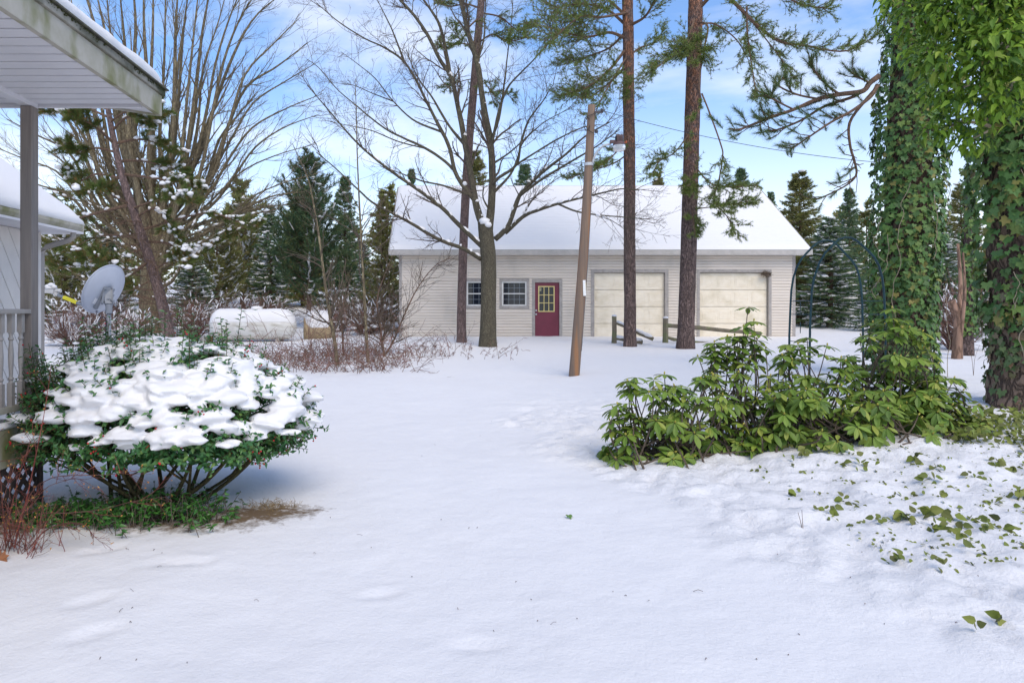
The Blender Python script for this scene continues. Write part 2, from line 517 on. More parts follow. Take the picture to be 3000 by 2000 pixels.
def g1(x, y):
    return float(g(x, y))

def ground_from_px(px, py):
    """where the ray through photo pixel (px, py) meets the snow"""
    Y = 3.0
    for _ in range(400):
        p = P(px, py, Y)
        if p[2] <= g1(p[0], p[1]):
            break
        Y += .05
    return p

def bed(x, y):
    """how much a point lies in the ivy bed at the right"""
    edge = np.interp(y, [2.3, 3.0, 4.0, 5.0, 6.0, 7.0, 9.0], [3.0, 2.45, 2.0, 1.75, 1.5, 1.0, .8])
    n = fbm(x * 1.1, y * 1.1, 3, 5) * .9
    return sstep(-.25, .45, x - edge + n) * sstep(1.8, 2.6, y) * (1 - sstep(9.0, 12.5, y))

def micro(x, y):
    z = .06 * fbm(x * .45, y * .45, 3, 3) + .030 * fbm(x * 1.6 + y * .5, y * .9, 3, 11) + .011 * fbm(x * 5, y * 5, 3, 21)
    b = bed(x, y)
    lump = fbm(x * 4.2, y * 4.2, 3, 31)
    z = z + b * (.10 * lump + .075 * fbm(x * 9, y * 9, 3, 41) + .03)
    # wind-smoothed streak of old vehicle tracks up the middle
    z = z - .012 * np.exp(-((x + .15 - .02 * y) / .35) ** 2) * sstep(2, 5, y) * (1 - sstep(14, 20, y))
    for i, (px, py, a) in enumerate(FOOT):
        if i == 0:
            micro_pts = []
        p = FOOTW[i]
        dx, dy = x - p[0], y - p[1]
        c, s = math.cos(a), math.sin(a)
        u, v = dx * c + dy * s, -dx * s + dy * c
        r = np.sqrt((u / .15) ** 2 + (v / .07) ** 2) + .5 * fbm(x * 14, y * 14, 2, 50 + i)
        z = z - .015 * (1 - sstep(.5, 1.1, r)) * (1 + 1.2 * fbm(x * 20, y * 20, 2, 70 + i)) + .004 * np.exp(-((r - 1.25) / .25) ** 2)
    return z
FOOTW = [ground_from_px(a, b) for a, b, _ in FOOT]

def axis(lo, hi, fine_lo, fine_hi, step, grow):
    mid = list(np.arange(fine_lo, fine_hi + 1e-6, step))
    a, s = [], step
    p = fine_lo
    while p > lo:
        s *= grow; p -= s; a.append(p)
    b, s = [], step
    p = fine_hi
    while p < hi:
        s *= grow; p += s; b.append(p)
    return np.array(a[::-1] + mid + b)

gx = axis(-500, 500, -4.2, 5.6, .046, 1.05)
gy = axis(-60, 520, 2.2, 9.5, .046, 1.037)
GX, GY = np.meshgrid(gx, gy)
GZ = g(GX, GY) + micro(GX, GY)
bare = np.exp(-(((GX + 1.95) / .95) ** 2 + ((GY - 4.95) / .36) ** 2) ** 1.5) * .62 \
     + np.exp(-(((GX + 1.25) / .45) ** 2 + ((GY - 5.25) / .22) ** 2) ** 1.5) * .45 \
     + np.exp(-(((GX + 3.4) / .6) ** 2 + ((GY - 4.9) / .9) ** 2) ** 2) * .6 \
     + np.exp(-(((GX - .02) / .18) ** 2 + ((GY - 14.2) / .18) ** 2)) * .45
bare = np.where(bare < .08, bare - .5 * bed(GX, GY), bare)      # below zero: rough, pitted snow over the ivy bed
gm = MB()
ny, nx = GX.shape
ii = np.arange(ny - 1)[:, None] * nx; jj = np.arange(nx - 1)[None, :]
gm.add(np.stack([GX, GY, GZ], -1).reshape(-1, 3), np.stack([ii + jj, ii + jj + 1, ii + nx + jj + 1, ii + nx + jj], -1).reshape(-1, 4), tint=bare.ravel())
ground = gm.build('snow_ground', M['ground'], smooth=True)
tag(ground, 'smooth lavender white snow covering the yard with faint footprints', 'snow', kind='structure')

def gfull(x, y):
    return float(g(x, y) + micro(np.asarray(float(x)), np.asarray(float(y))))

# ------------------------------------------------------------------ garage
GY0 = 23.5
def Zp(zx, zy, Y=GY0):     # from the enlarged view of the garage
    return P(1100 + zx / 1.8092, 500 + zy / 1.8092, Y)
XL, XR = Zp(130, 0)[0], Zp(2220, 0)[0]
ZB, ZT = .50, 3.52
GDEEP = 7.2
ga = thing('garage', 'long beige sided garage with snowy roof, maroon door and two overhead doors', 'garage', ((XL + XR) / 2, GY0, ZB))
def rect(x0, y0, x1, y1):
    a, b = Zp(x0, y1), Zp(x1, y0)
    return a[0], b[0], a[2], b[2]     # x0, x1, z0, z1
win = [rect(470, 573, 628, 730), rect(657, 573, 815, 730)]
dr = rect(830, 577, 990, 905)
gd = [rect(1142, 522, 1552, 905), rect(1703, 523, 2098, 905)]
holes = win + [dr] + gd
# inner wall body behind the siding
w = MB()
xs = sorted({XL, XR} | {h[0] for h in holes} | {h[1] for h in holes})
for a, b in zip(xs[:-1], xs[1:]):
    mid = (a + b) / 2; cut = [(h[2], h[3]) for h in holes if h[0] < mid < h[1]]
    z = ZB
    for lo, hi in sorted(cut):
        if lo > z: w.box((a, GY0 + .03, z), (b, GY0 + .15, lo))
        z = hi
    w.box((a, GY0 + .03, z), (b, GY0 + .15, ZT + .1))
w.box((XL, GY0 + .151, ZB), (XL + .12, GY0 + GDEEP, ZT)); w.box((XR - .12, GY0 + .151, ZB), (XR, GY0 + GDEEP, ZT))
w.box((XL + .121, GY0 + GDEEP - .12, ZB), (XR - .121, GY0 + GDEEP, ZT))
YR, ZR_ = 27.07, 6.47
for xx in (XL + .02, XR - .14):
    w.prism([(xx, GY0 + .02, ZT + .001), (xx, GY0 + GDEEP, ZT + .001), (xx, YR, ZR_ - .15)], (.12, 0, 0))
w.build('wall', M['siding'], ga)
# siding courses on the front
EXP = .0985
k = 0
z = .53
while z < ZT - .02:
    z1 = min(z + EXP, ZT)
    ivs = [(XL + .06, XR - .06)]
    for h in holes:
        if h[2] < z1 - .02 and h[3] > z + .02:
            nv = []
            for a, b in ivs:
                if h[1] <= a or h[0] >= b: nv.append((a, b)); continue
                if h[0] > a: nv.append((a, h[0]))
                if h[1] < b: nv.append((h[1], b))
            ivs = nv
    for a, b in ivs:
        mb = MB()
        yo, yi = GY0 - .012, GY0 + .022
        v = [(a, yo, z), (b, yo, z), (b, yo + .003, z + EXP * .55), (a, yo + .003, z + EXP * .55), (a, yi - .006, z1), (b, yi - .004, z1), (a, yi + .008, z), (b, yi + .008, z)]
        mb.add(v, [(0, 1, 2, 3), (3, 2, 5, 4), (1, 0, 6, 7)])
        mb.build('siding_board', M['siding'], ga)
    z += EXP
# side siding (seen only from the side): courses joined
mb = MB()
for sx, x0 in ((-1, XL), (1, XR)):
    z = .53
    while z < ZT:
        a, b = GY0 + .06, GY0 + GDEEP
        xo = x0 + sx * .03
        mb.add([(xo, a, z), (xo, b, z), (x0 + sx * .006, b, z + EXP), (x0 + sx * .006, a, z + EXP)], [(0, 1, 2, 3)])
        z += EXP
mb.build('side_siding', M['siding'], ga, kind='stuff')
for x0 in (XL - .035, XR - .065):
    mb = MB(); mb.box((x0, GY0 - .015, ZB), (x0 + .10, GY0 + .08, ZT - .01)); mb.build('corner_board', M['trim'], ga)

def trim_frame(parent, h, wd, y0, y1, mat, bottom=True, nm='trim'):
    x0, x1, z0, z1 = h
    mb = MB()
    mb.box((x0, y0, z1 - wd), (x1, y1, z1))
    zb = z0 + wd if bottom else z0
    mb.box((x0, y0 + .002, zb), (x0 + wd, y1, z1 - wd - .001)); mb.box((x1 - wd, y0 + .002, zb), (x1, y1, z1 - wd - .001))
    if bottom: mb.box((x0, y0, z0), (x1, y1, z0 + wd - .001))
    return mb.build(nm, mat, parent)

for h in win:
    f = trim_frame(ga, h, .085, GY0 - .02, GY0 + .12, M['trim'], nm='window')
    x0, x1, z0, z1 = h[0] + .087, h[1] - .087, h[2] + .087, h[3] - .087
    trim_frame(f, (x0, x1, z0, z1), .05, GY0 + .012, GY0 + .10, M['vinyl_white'], nm='window_frame')
    x0 += .051; x1 -= .051; z0 += .051; z1 -= .051
    zm = (z0 + z1) / 2
    mb = MB()
    mb.box((x0, GY0 + .03, zm - .018), (x1, GY0 + .08, zm + .018))
    mb.build('meeting_rail', M['vinyl_white'], f)
    mu = MB(); pw = (x1 - x0) / 4
    for i in range(1, 4):
        mu.box((x0 + pw * i - .006, GY0 + .058, z0), (x0 + pw * i + .006, GY0 + .0645, z1))
    for (za, zb) in ((z0, zm - .018), (zm + .018, z1)):
        zc = (za + zb) / 2
        mu.box((x0, GY0 + .0575, zc - .006), (x1, GY0 + .064, zc + .006))
    mu.build('muntin', mat_plain('dim_muntin', (.22, .25, .28), .5), f)
    for (za, zb) in ((z0, zm - .018), (zm + .018, z1)):
        for r_ in range(2):
            for i in range(4):
                mb = MB(); hh = (zb - za) / 2
                mb.box((x0 + pw * i + .006, GY0 + .065, za + hh * r_ + .006), (x0 + pw * (i + 1) - .006, GY0 + .07, za + hh * (r_ + 1) - .006))
                mb.build('pane', M['glass'], f)
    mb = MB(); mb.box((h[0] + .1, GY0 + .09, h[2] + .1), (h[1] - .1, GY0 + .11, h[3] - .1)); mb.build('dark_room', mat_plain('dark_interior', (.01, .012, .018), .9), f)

# entry door
trim_frame(ga, dr, .10, GY0 - .02, GY0 + .12, M['trim'], bottom=False, nm='door_trim')
x0, x1, z0, z1 = dr[0] + .102, dr[1] - .102, ZB, dr[3] - .102
a, b = Zp(863, 748), Zp(950, 611)
door = MB()
wx0, wx1, wz0, wz1 = a[0], b[0], a[2], b[2]
door.box((x0, GY0 + .03, z0), (wx0, GY0 + .075, z1)); door.box((wx1, GY0 + .03, z0), (x1, GY0 + .075, z1))
door.box((wx0, GY0 + .03, z0), (wx1, GY0 + .075, wz0)); door.box((wx0, GY0 + .03, wz1), (wx1, GY0 + .075, z1))
do = door.build('door', M['maroon'], ga)
trim_frame(do, (wx0, wx1, wz0, wz1), .035, GY0 + .012, GY0 + .05, M['yellow_trim'], nm='glazing_frame')
gx0, gx1, gz0, gz1 = wx0 + .036, wx1 - .036, wz0 + .036, wz1 - .036
mb = MB(); pw, ph = (gx1 - gx0) / 3, (gz1 - gz0) / 3
for i in (1, 2):
    mb.box((gx0 + pw * i - .011, GY0 + .016, gz0), (gx0 + pw * i + .011, GY0 + .05, gz1))
    mb.box((gx0, GY0 + .018, gz0 + ph * i - .011), (gx1, GY0 + .052, gz0 + ph * i + .011))
mb.build('muntin', M['yellow_trim'], do)
for i in range(3):
    for j in range(3):
        mb = MB(); mb.box((gx0 + pw * i, GY0 + .054, gz0 + ph * j), (gx0 + pw * (i + 1) - .001, GY0 + .06, gz0 + ph * (j + 1) - .001)); mb.build('pane', M['glass'], do)
mb = MB(); c = Zp(876, 627); mb.box((c[0] - .06, GY0 + .046, c[2] - .07), (c[0] + .03, GY0 + .0505, c[2] + .05)); mb.build('paper_notice', mat_plain('old_paper', (.35, .33, .22), .8), do)
for zy in (740, 761):
    c = Zp(851, zy); mb = MB()
    mb.lathe([(.035, 0), (.035, -.012), (.016, -.02), (.016, -.045), (.03, -.05), (.033, -.07), (.02, -.083), (.0, -.085)], (c[0], GY0 + .03, c[2]), 12, (0, 1, 0))
    mb.build('door_knob', M['steel'], do, smooth=True)

# overhead doors
for gi, h in enumerate(gd):
    trim_frame(ga, h, .115 if gi == 0 else .10, GY0 - .025, GY0 + .14, M['trim'], bottom=False, nm='overhead_door_trim')
    x0, x1 = h[0] + .117, h[1] - .117
    ztop = Zp(0, 541)[2]; zbot = .45
    mb = MB(); mb.box((x0 - .02, GY0 + .105, ztop - .001), (x1 + .02, GY0 + .15, h[3] - .1)); 
    gdr = mb.build('garage_door', M['trim'], ga)
    sh = (ztop - .55) / 4
    for s in range(4):
        za, zb = ztop - sh * (s + 1) + .006, ztop - sh * s - .006
        if s == 3: za = zbot
        mb = MB(); mb.box((x0, GY0 + .09, za), (x1, GY0 + .13, zb)); mb.build('door_section', M['cream'], gdr, bevel=.006)
        pw = (x1 - x0) / 4
        for i in range(4):
            pa, pb = x0 + pw * i + .055, x0 + pw * (i + 1) - .055
            qa, qb = max(za, ztop - sh * (s + 1)) + .10, zb - .10
            mb = MB()
            def ring(ax, bx, az, bz, y): return [(ax, y, az), (bx, y, az), (bx, y, bz), (ax, y, bz)]
            v = ring(pa, pb, qa, qb, GY0 + .0895) + ring(pa + .012, pb - .012, qa + .012, qb - .012, GY0 + .082) + ring(pa + .035, pb - .035, qa + .035, qb - .035, GY0 + .0885) + ring(pa + .055, pb - .055, qa + .055, qb - .055, GY0 + .081)
            q = []
            for r_ in range(3):
                for e in range(4):
                    q.append((r_ * 4 + e, r_ * 4 + (e + 1) % 4, r_ * 4 + 4 + (e + 1) % 4, r_ * 4 + 4 + e))
            q.append((12, 13, 14, 15))
            mb.add(v, q); mb.build('raised_panel', M['cream'], gdr)
# roof
EX0, EX1 = XL - .34, XR + .40
YE, ZE = 23.1, 3.63
roof = MB()
th = .06
for (ya, za, yb, zb) in ((YE, ZE, YR, ZR_),):
    roof.prism([(EX0, ya, za - th), (EX0, yb, zb - th), (EX0, yb, zb), (EX0, ya, za)], (EX1 - EX0, 0, 0))
YB = YR + (YR - YE)
roof.prism([(EX0, YR + .001, ZR_ - th), (EX0, YB, ZE - th), (EX0, YB, ZE), (EX0, YR + .001, ZR_)], (EX1 - EX0, 0, 0))
ro = roof.build('roof', M['shingle'], ga)
mb = MB(); mb.box((EX0, YE - .022, 3.475), (EX1, YE, ZE - .012)); mb.build('fascia', M['fascia_gray'], ro)
mb = MB(); mb.box((EX0, YE + .001, 3.47), (EX1, GY0 - .026, 3.49)); mb.build('soffit', M['vinyl_white'], ro)
for xx in (EX0 - .025, EX1 + .001):
    mb = MB(); mb.prism([(xx, YE, ZE - .17), (xx, YR, ZR_ - .17), (xx, YR, ZR_ - .005), (xx, YE, ZE - .005)], (.024, 0, 0)); mb.build('rake_board', M['fascia_gray'], ro)
# roof snow: a sheet that follows the slope with rounded eave and small unevenness
nu, nv_ = 150, 46
u = np.linspace(0, 1, nu); vv = np.linspace(0, 1, nv_)
U, V = np.meshgrid(u, vv)
sx = EX0 + .01 + U * (EX1 - EX0 - .02)
edge = np.minimum(np.minimum(U * (EX1 - EX0), (1 - U) * (EX1 - EX0)) / .10, 1)
tk = .085 + .02 * fbm(sx * 1.3, V * 5, 3, 9) + .008 * fbm(sx * 5, V * 22, 2, 19)
tk = tk * np.sqrt(np.clip(edge, 0, 1)) * np.sqrt(np.clip(V / .012, 0, 1)) * (1 - .35 * sstep(.97, 1, V))
sy = YE - .015 + V * (YR - YE + .03)
sz = ZE + .002 + (ZR_ - ZE) * V + tk * 1.2
sy = sy - tk * .3 * 0
mb = MB()
iq = np.arange(nv_ - 1)[:, None] * nu; jq = np.arange(nu - 1)[None, :]
mb.add(np.stack([sx, sy, sz], -1).reshape(-1, 3), np.stack([iq + jq, iq + jq + 1, iq + nu + jq + 1, iq + nu + jq], -1).reshape(-1, 4))
# back slope
sy2 = 2 * YR - sy
mb.add(np.stack([sx, sy2, sz - .001], -1).reshape(-1, 3), np.stack([iq + jq, iq + nu + jq, iq + nu + jq + 1, iq + jq + 1], -1).reshape(-1, 4))
mb.build('snow_layer', M['roof_snow'], ro, smooth=True)

# nest in the door corner
c = Zp(2068, 545)
t_ = MB()
for i in range(70):
    a = RNG.uniform(0, 6.28); r_ = RNG.uniform(.03, .16); 
    p = np.array([c[0] + r_ * math.cos(a), GY0 - .04 - RNG.uniform(0, .10), c[2] + RNG.uniform(-.10, .06) * (1 - r_ * 2)])
    d = norm([-math.sin(a), RNG.normal(0, .3), RNG.normal(0, .35)]) * RNG.uniform(.05, .12)
    t_.tube([p - d, p + [0, 0, -.01], p + d], .008, 3)
t_.tube([(c[0] - .12, GY0 - .07, c[2] + .01), (c[0], GY0 - .08, c[2] - .06), (c[0] + .12, GY0 - .07, c[2] + .01)], [.03, .07, .03], 6)
tag(t_.build('bird_nest', mat_plain('dry_grass_nest', (.16, .12, .085), .95, col2=(.10, .075, .055), scale=30)), 'small brown nest wedged at the top right corner of the right overhead door', 'nest')
# ------------------------------------------------------------------ porch at the left
M['porch_paint'] = mat_plain('taupe_porch_paint', (.36, .325, .295), .6, col2=(.29, .26, .235), scale=7, stretch=(1, 1, .3), bump=.08)
M['post_paint'] = mat_plain('weathered_post_paint', (.25, .215, .19), .7, col2=(.185, .158, .14), scale=14, stretch=(2, 2, .15), bump=.2, bdist=.006)
M['soffit'] = mat_plain('white_soffit', (.66, .65, .67), .5, col2=(.60, .59, .61), scale=3)
M['mossy'] = mat_plain('mossy_fascia', (.44, .41, .35), .75, col2=(.35, .33, .26), scale=5, col3=(.16, .165, .05), scale3=4.0, stretch3=(1, 1.2, .7), range3=(.47, .66), amt3=.85, bump=.1)
M['mossy_dark'] = mat_plain('mossy_drip_edge', (.33, .31, .27), .8, col2=(.22, .21, .17), scale=9, col3=(.045, .05, .02), scale3=3.5, stretch3=(1, .6, 1), range3=(.5, .66), bump=.15)
M['lattice'] = mat_plain('dark_lattice', (.055, .038, .034), .8, col2=(.035, .025, .022), scale=20, bump=.2)
M['dark_deck'] = mat_plain('deck_wood', (.30, .28, .24), .8, col2=(.22, .20, .17), scale=8, stretch=(6, .5, 1))
PXc, PYc = -3.26, 5.30
SOF = EYE + 1.62
po = thing('porch', 'taupe front porch with white board soffit, mossy fascia and turned balusters', 'porch', (PXc, PYc, 0))
Y0 = 1.4
# soffit boards
mb = MB()
mb.prism([(0, .004, 0), (0, .106, 0), (0, .110, .004), (0, .110, .03), (0, 0, .03), (0, 0, .004)], (.82, 0, 0))
sm = mb.mesh('soffit_board', M['soffit'])
k = 0
yy = 5.36 - .13
while yy > Y0:
    link('soffit_board', sm, po, Matrix.Translation((-3.225, yy, SOF)))
    link('soffit_board', sm, po, Matrix.Translation((-4.15, yy, SOF + .006)))
    yy -= .13
mb = MB(); mb.box((-5.5, Y0, SOF + .038), (-2.42, 5.36, SOF + .05)); mb.build('groove_shade_backing', M['shingle'], po)  # backing coloured dark to paint the shade in the soffit board grooves
mb = MB(); mb.box((-3.31, Y0, SOF - .035), (-3.225, 5.36, SOF + .012)); mb.build('beam_trim', M['soffit'], po, bevel=.005)
mb = MB(); mb.box((-5.5, 5.361, SOF - .02), (-2.42, 5.385, SOF + .05)); mb.build('end_trim', M['soffit'], po)
# eave fascia, drip board, shingle edge
XE, YEND = -2.355, 5.60
pitch = .15
mb = MB(); mb.box((XE - .04, Y0, EYE + 1.60), (XE, YEND, EYE + 1.765)); mb.build('fascia', M['mossy'], po, bevel=.004)
mb = MB(); mb.box((XE - .04, Y0, EYE + 1.766), (XE + .02, YEND + .02, EYE + 1.815)); mb.build('drip_board', M['mossy_dark'], po, bevel=.004)
mb = MB(); mb.box((XE - .15, Y0, EYE + 1.817), (XE + .04, YEND + .045, EYE + 1.828)); mb.build('shingle_edge', M['shingle'], po)
# moss tufts along the drip board
mo = MB()
for i in range(700):
    y = RNG.uniform(2.6, YEND); s = RNG.uniform(.003, .012)
    if float(fbm(y * 2.2, 0., 3, 33)) < .0 and RNG.random() < .85: continue
    c = np.array([XE + .022, y, EYE + 1.813 - RNG.uniform(0, .035) * RNG.uniform()])
    for k in range(5):
        d = norm(RNG.normal(size=3) + [1.2, 0, .2]) * s; e = norm(cross(d, [0, 0, 1])) * s * .5
        mo.add([c - e, c + e, c + d], tris=[(0, 1, 2)])
mo.build('moss', mat_plain('moss', (.045, .05, .018), .95, col2=(.09, .10, .03), scale=40), po, kind='stuff')
# far rake: board and soffit following the low pitch
rk = MB()
def rz(x, z): return z + (XE - x) * pitch
rk.prism([(XE - .041, YEND - .022, EYE + 1.60), (-5.5, YEND - .022, rz(-5.5, EYE + 1.60)), (-5.5, YEND - .022, rz(-5.5, EYE + 1.765)), (XE - .041, YEND - .022, EYE + 1.765)], (0, .022, 0))
rk.build('rake_board', M['mossy'], po)
mb = MB(); mb.prism([(XE - .042, 5.386, EYE + 1.635), (-5.5, 5.386, rz(-5.5, EYE + 1.635)), (-5.5, YEND - .023, rz(-5.5, EYE + 1.615)), (XE - .042, YEND - .023, EYE + 1.615)], (0, 0, .012)); mb.build('rake_soffit', M['soffit'], po)
mb = MB(); mb.prism([(XE + .03, Y0, EYE + 1.829), (-5.5, Y0, rz(-5.5, EYE + 1.829)), (-5.5, Y0, rz(-5.5, EYE + 1.80)), (XE - .042, Y0, EYE + 1.805)], (0, YEND + .03 - Y0, 0)); 
pr = mb.build('roof', M['shingle'], po)
# snow on it: rounded edge, slightly set back
nu, nv_ = 120, 40
ys = np.linspace(Y0, YEND + .02, nu); 
t = np.linspace(0, 1, nv_)
prof_x = np.concatenate([np.array([.0, .012, .02, .012, -.01, -.05]), -np.linspace(.10, 3.0, nv_ - 6)])
prof_z = np.concatenate([np.array([.0, .03, .06, .09, .11, .125]), np.full(nv_ - 6, .13)])
YS, _ = np.meshgrid(ys, t)
setb = .025 + .03 * fbm(ys * 1.6, ys * 0, 3, 77) + .02 * fbm(ys * 7, ys * 0, 2, 78)
thk = 1.0 + .35 * fbm(ys * 2.1, ys * 0 + 3, 3, 79)
endf = np.sqrt(np.clip((YEND + .02 - ys) / .12, 0, 1)) * .98 + .02
SX = XE + .02 - setb[None, :] + prof_x[:, None]
SZ = EYE + 1.83 + (XE - SX) * pitch + prof_z[:, None] * thk[None, :] * endf[None, :] + .01 * fbm(SX * 4, YS * 4, 2, 80)
mb = MB(); iq = np.arange(nv_ - 1)[:, None] * nu; jq = np.arange(nu - 1)[None, :]
mb.add(np.stack([SX, YS, SZ], -1).reshape(-1, 3), np.stack([iq + jq, iq + jq + 1, iq + nu + jq + 1, iq + nu + jq], -1).reshape(-1, 4))
mb.build('snow_layer', M['snow'], pr, smooth=True)
# post
mb = MB(); mb.box((PXc - .045, PYc - .045, .45), (PXc + .045, PYc + .045, SOF - .036)); mb.build('post', M['post_paint'], po, bevel=.005)
# railing
RT = EYE + .018
mb = MB(); mb.box((PXc - .045, Y0, RT - .036), (PXc + .045, PYc - .046, RT)); mb.build('handrail', M['porch_paint'], po, bevel=.006)
mb = MB(); mb.box((PXc - .022, Y0, .80), (PXc + .022, PYc - .046, .85)); mb.build('bottom_rail', M['mossy'], po, bevel=.004)
bl = MB()
h0, h1 = .85, RT - .036
bl.box((-.019, -.019, 0), (.019, .019, .17)); bl.box((-.019, -.019, h1 - h0 - .14), (.019, .019, h1 - h0 - .001))
L = h1 - h0
bl.lathe([(.019, .168), (.014, .176), (.012, .185), (.019, .195), (.020, .205), (.013, .215), (.014, .25), (.018, .32), (.0195, .37), (.017, .42), (.013, L - .21), (.012, L - .20), (.020, L - .19), (.019, L - .18), (.013, L - .168), (.014, L - .155), (.019, L - .138)], (0, 0, 0), 14)
bm_ = bl.mesh('baluster', M['porch_paint'])
y = PYc - .105
while y > Y0:
    link('baluster', bm_, po, Matrix.Translation((PXc, y, h0))); y -= .117
# deck
mb = MB(); mb.box((-5.5, Y0, .62), (PXc + .03, 5.37, .70)); mb.build('deck_floor', M['dark_deck'], po)
mb = MB(); mb.box((PXc + .031, Y0, .42), (PXc + .065, 5.39, .70)); mb.build('deck_fascia', M['mossy'], po, bevel=.004)
mb = MB(); mb.box((-5.5, 5.371, .42), (PXc + .03, 5.39, .70)); mb.build('deck_end_board', M['mossy'], po)
mb = MB()
yy = np.linspace(Y0, 5.39, 90); 
for k in range(89):
    pass
pts = np.stack([np.full(90, PXc + .03), yy, .705 + .012 * fbm(yy * 6, yy * 0, 2, 91)], -1)
mb.tube(pts, .042 + .01 * fbm(yy * 4, yy * 0, 2, 90), 10)
mb.v[-1][:, 2] = np.maximum(mb.v[-1][:, 2], .7015)
mb.build('snow_strip', M['snow'], po, smooth=True)
# lattice skirt: crossed slats, each its own
la = (4.0, .06); lb = (5.375, .418)
for s, xo in ((1, .048), (-1, .040)):
    c = -1.0
    while c < 2.2:
        quad = [(4.0 + c, 0), (4.0 + c + .055, 0), (4.0 + c + .055 + s * .6, .6), (4.0 + c + s * .6, .6)]
        quad = clip_poly(quad, la, lb)
        if len(quad) >= 3:
            mb = MB(); mb.prism([(PXc + xo, a, b) for a, b in quad], (-.007, 0, 0)); mb.build('lattice_slat', M['lattice'], po)
        c += .115
mb = MB(); mb.box((PXc + .03, 5.34, .0), (PXc + .058, 5.385, .42)); mb.build('lattice_frame', M['lattice'], po)
mb = MB(); mb.box((-5.6, Y0, -.1), (-5.5, 5.38, SOF + .2)); mb.build('house_wall', M['porch_paint'], po)

# ------------------------------------------------------------------ house wing behind the porch
M['wing_siding'] = mat_plain('pale_wing_siding', (.66, .62, .575), .6, col2=(.60, .56, .52), scale=5)
ho = thing('house_wing', 'pale house wing with diagonal board siding and snowy roof behind the porch', 'house', (-5.6, 6.8, 0))
WX, WY0, WY1 = -4.8, 5.65, 8.0
mb = MB(); mb.box((-8.0, WY0, 0), (WX - .02, WY1 - .02, 2.55)); mb.build('wall', M['wing_siding'], ho)
c = -3.0
while c < 6.5:
    q = clip_poly([(c, 3.2), (c + .196, 3.2), (c + .196 + 3.2 * .62, 0), (c + 3.2 * .62, 0)], (0.0, .02), (WY1 - WY0 - .07, 2.47))
    if len(q) >= 3:
        mb = MB(); mb.prism([(WX - .02, WY0 + a, b) for a, b in q], (.02, 0, 0)); mb.build('siding_board', M['wing_siding'], ho, bevel=.004)
    c += .206
mb = MB(); mb.box((WX - .05, WY1 - .07, 0), (WX + .012, WY1 + .01, 2.47)); mb.build('corner_board', M['wing_siding'], ho)
mb = MB(); mb.box((WX + .02, WY0, 2.475), (WX + .41, WY1 + .2, 2.5)); mb.box((-8, WY0, 2.475), (WX + .015, WY1 + .2, 2.5)); mb.build('soffit', M['soffit'], ho)
GXe = -4.39
gu = MB()      # K-style gutter swept along Y
gp = [(-.10, .0), (-.03, .0), (-.012, .03), (.0, .05), (.0, .085), (-.012, .085), (-.02, .05), (-.10, .012)]
gu.prism([(GXe + a, WY0, 2.50 + b) for a, b in gp][::-1], (0, WY1 + .21 - WY0, 0))
gu.box((GXe - .10, WY1 + .19, 2.502), (GXe - .004, WY1 + .209, 2.583))
go = gu.build('gutter', M['mossy'], ho)
mb = MB(); mb.tube([(GXe - .05, WY1 + .06, 2.51), (GXe - .05, WY1 + .06, 2.43), (GXe - .09, WY1 + .055, 2.39), (GXe - .36, WY1 + .05, 2.31), (GXe - .42, WY1 + .05, 2.25), (GXe - .425, WY1 + .05, .1)], .035, 4)
mb.build('downspout', M['porch_paint'], ho)
mb = MB(); S = .72
mb.prism([(GXe - .03, WY0, 2.585), (-8.2, WY0, 2.585 + (8.2 + GXe - .03) * S), (-8.2, WY0, 2.55 + (8.2 + GXe - .03) * S), (GXe - .03, WY0, 2.555)], (0, WY1 + .2 - WY0, 0))
hr = mb.build('roof', M['shingle'], ho)
mb = MB(); mb.prism([(GXe - .11, WY1 + .201, 2.56), (-8.2, WY1 + .201, 2.56 + (8.2 + GXe - .11) * S), (-8.2, WY1 + .201, 2.44 + (8.2 + GXe - .11) * S), (GXe - .11, WY1 + .201, 2.45)], (0, .02, 0)); mb.build('rake_board', M['mossy'], ho)
nu, nv_ = 90, 44
ys = np.linspace(WY0, WY1 + .22, nu)
px_ = np.concatenate([[0, .02, .015, -.01, -.05], -np.linspace(.1, 3.6, nv_ - 5)]); pz_ = np.concatenate([[0, .03, .07, .10, .12], np.full(nv_ - 5, .13)])
YS = np.broadcast_to(ys, (nv_, nu)); SX = np.broadcast_to(GXe + .0 + px_[:, None] - (.02 + .03 * fbm(ys * 2, ys * 0, 3, 61))[None, :], (nv_, nu))
endf = np.sqrt(np.clip((WY1 + .22 - ys) / .14, 0, 1)) * .98 + .02
SZ = 2.588 + np.maximum(GXe - .03 - SX, 0) * S + pz_[:, None] * 1.1 * endf[None, :] + .03 * fbm(SX * 1.5, YS * 1.5, 3, 62)
mb = MB(); iq = np.arange(nv_ - 1)[:, None] * nu; jq = np.arange(nu - 1)[None, :]
mb.add(np.stack([SX, YS, SZ], -1).reshape(-1, 3), np.stack([iq + jq, iq + jq + 1, iq + nu + jq + 1, iq + nu + jq], -1).reshape(-1, 4))
mb.build('snow_layer', M['snow'], hr, smooth=True)

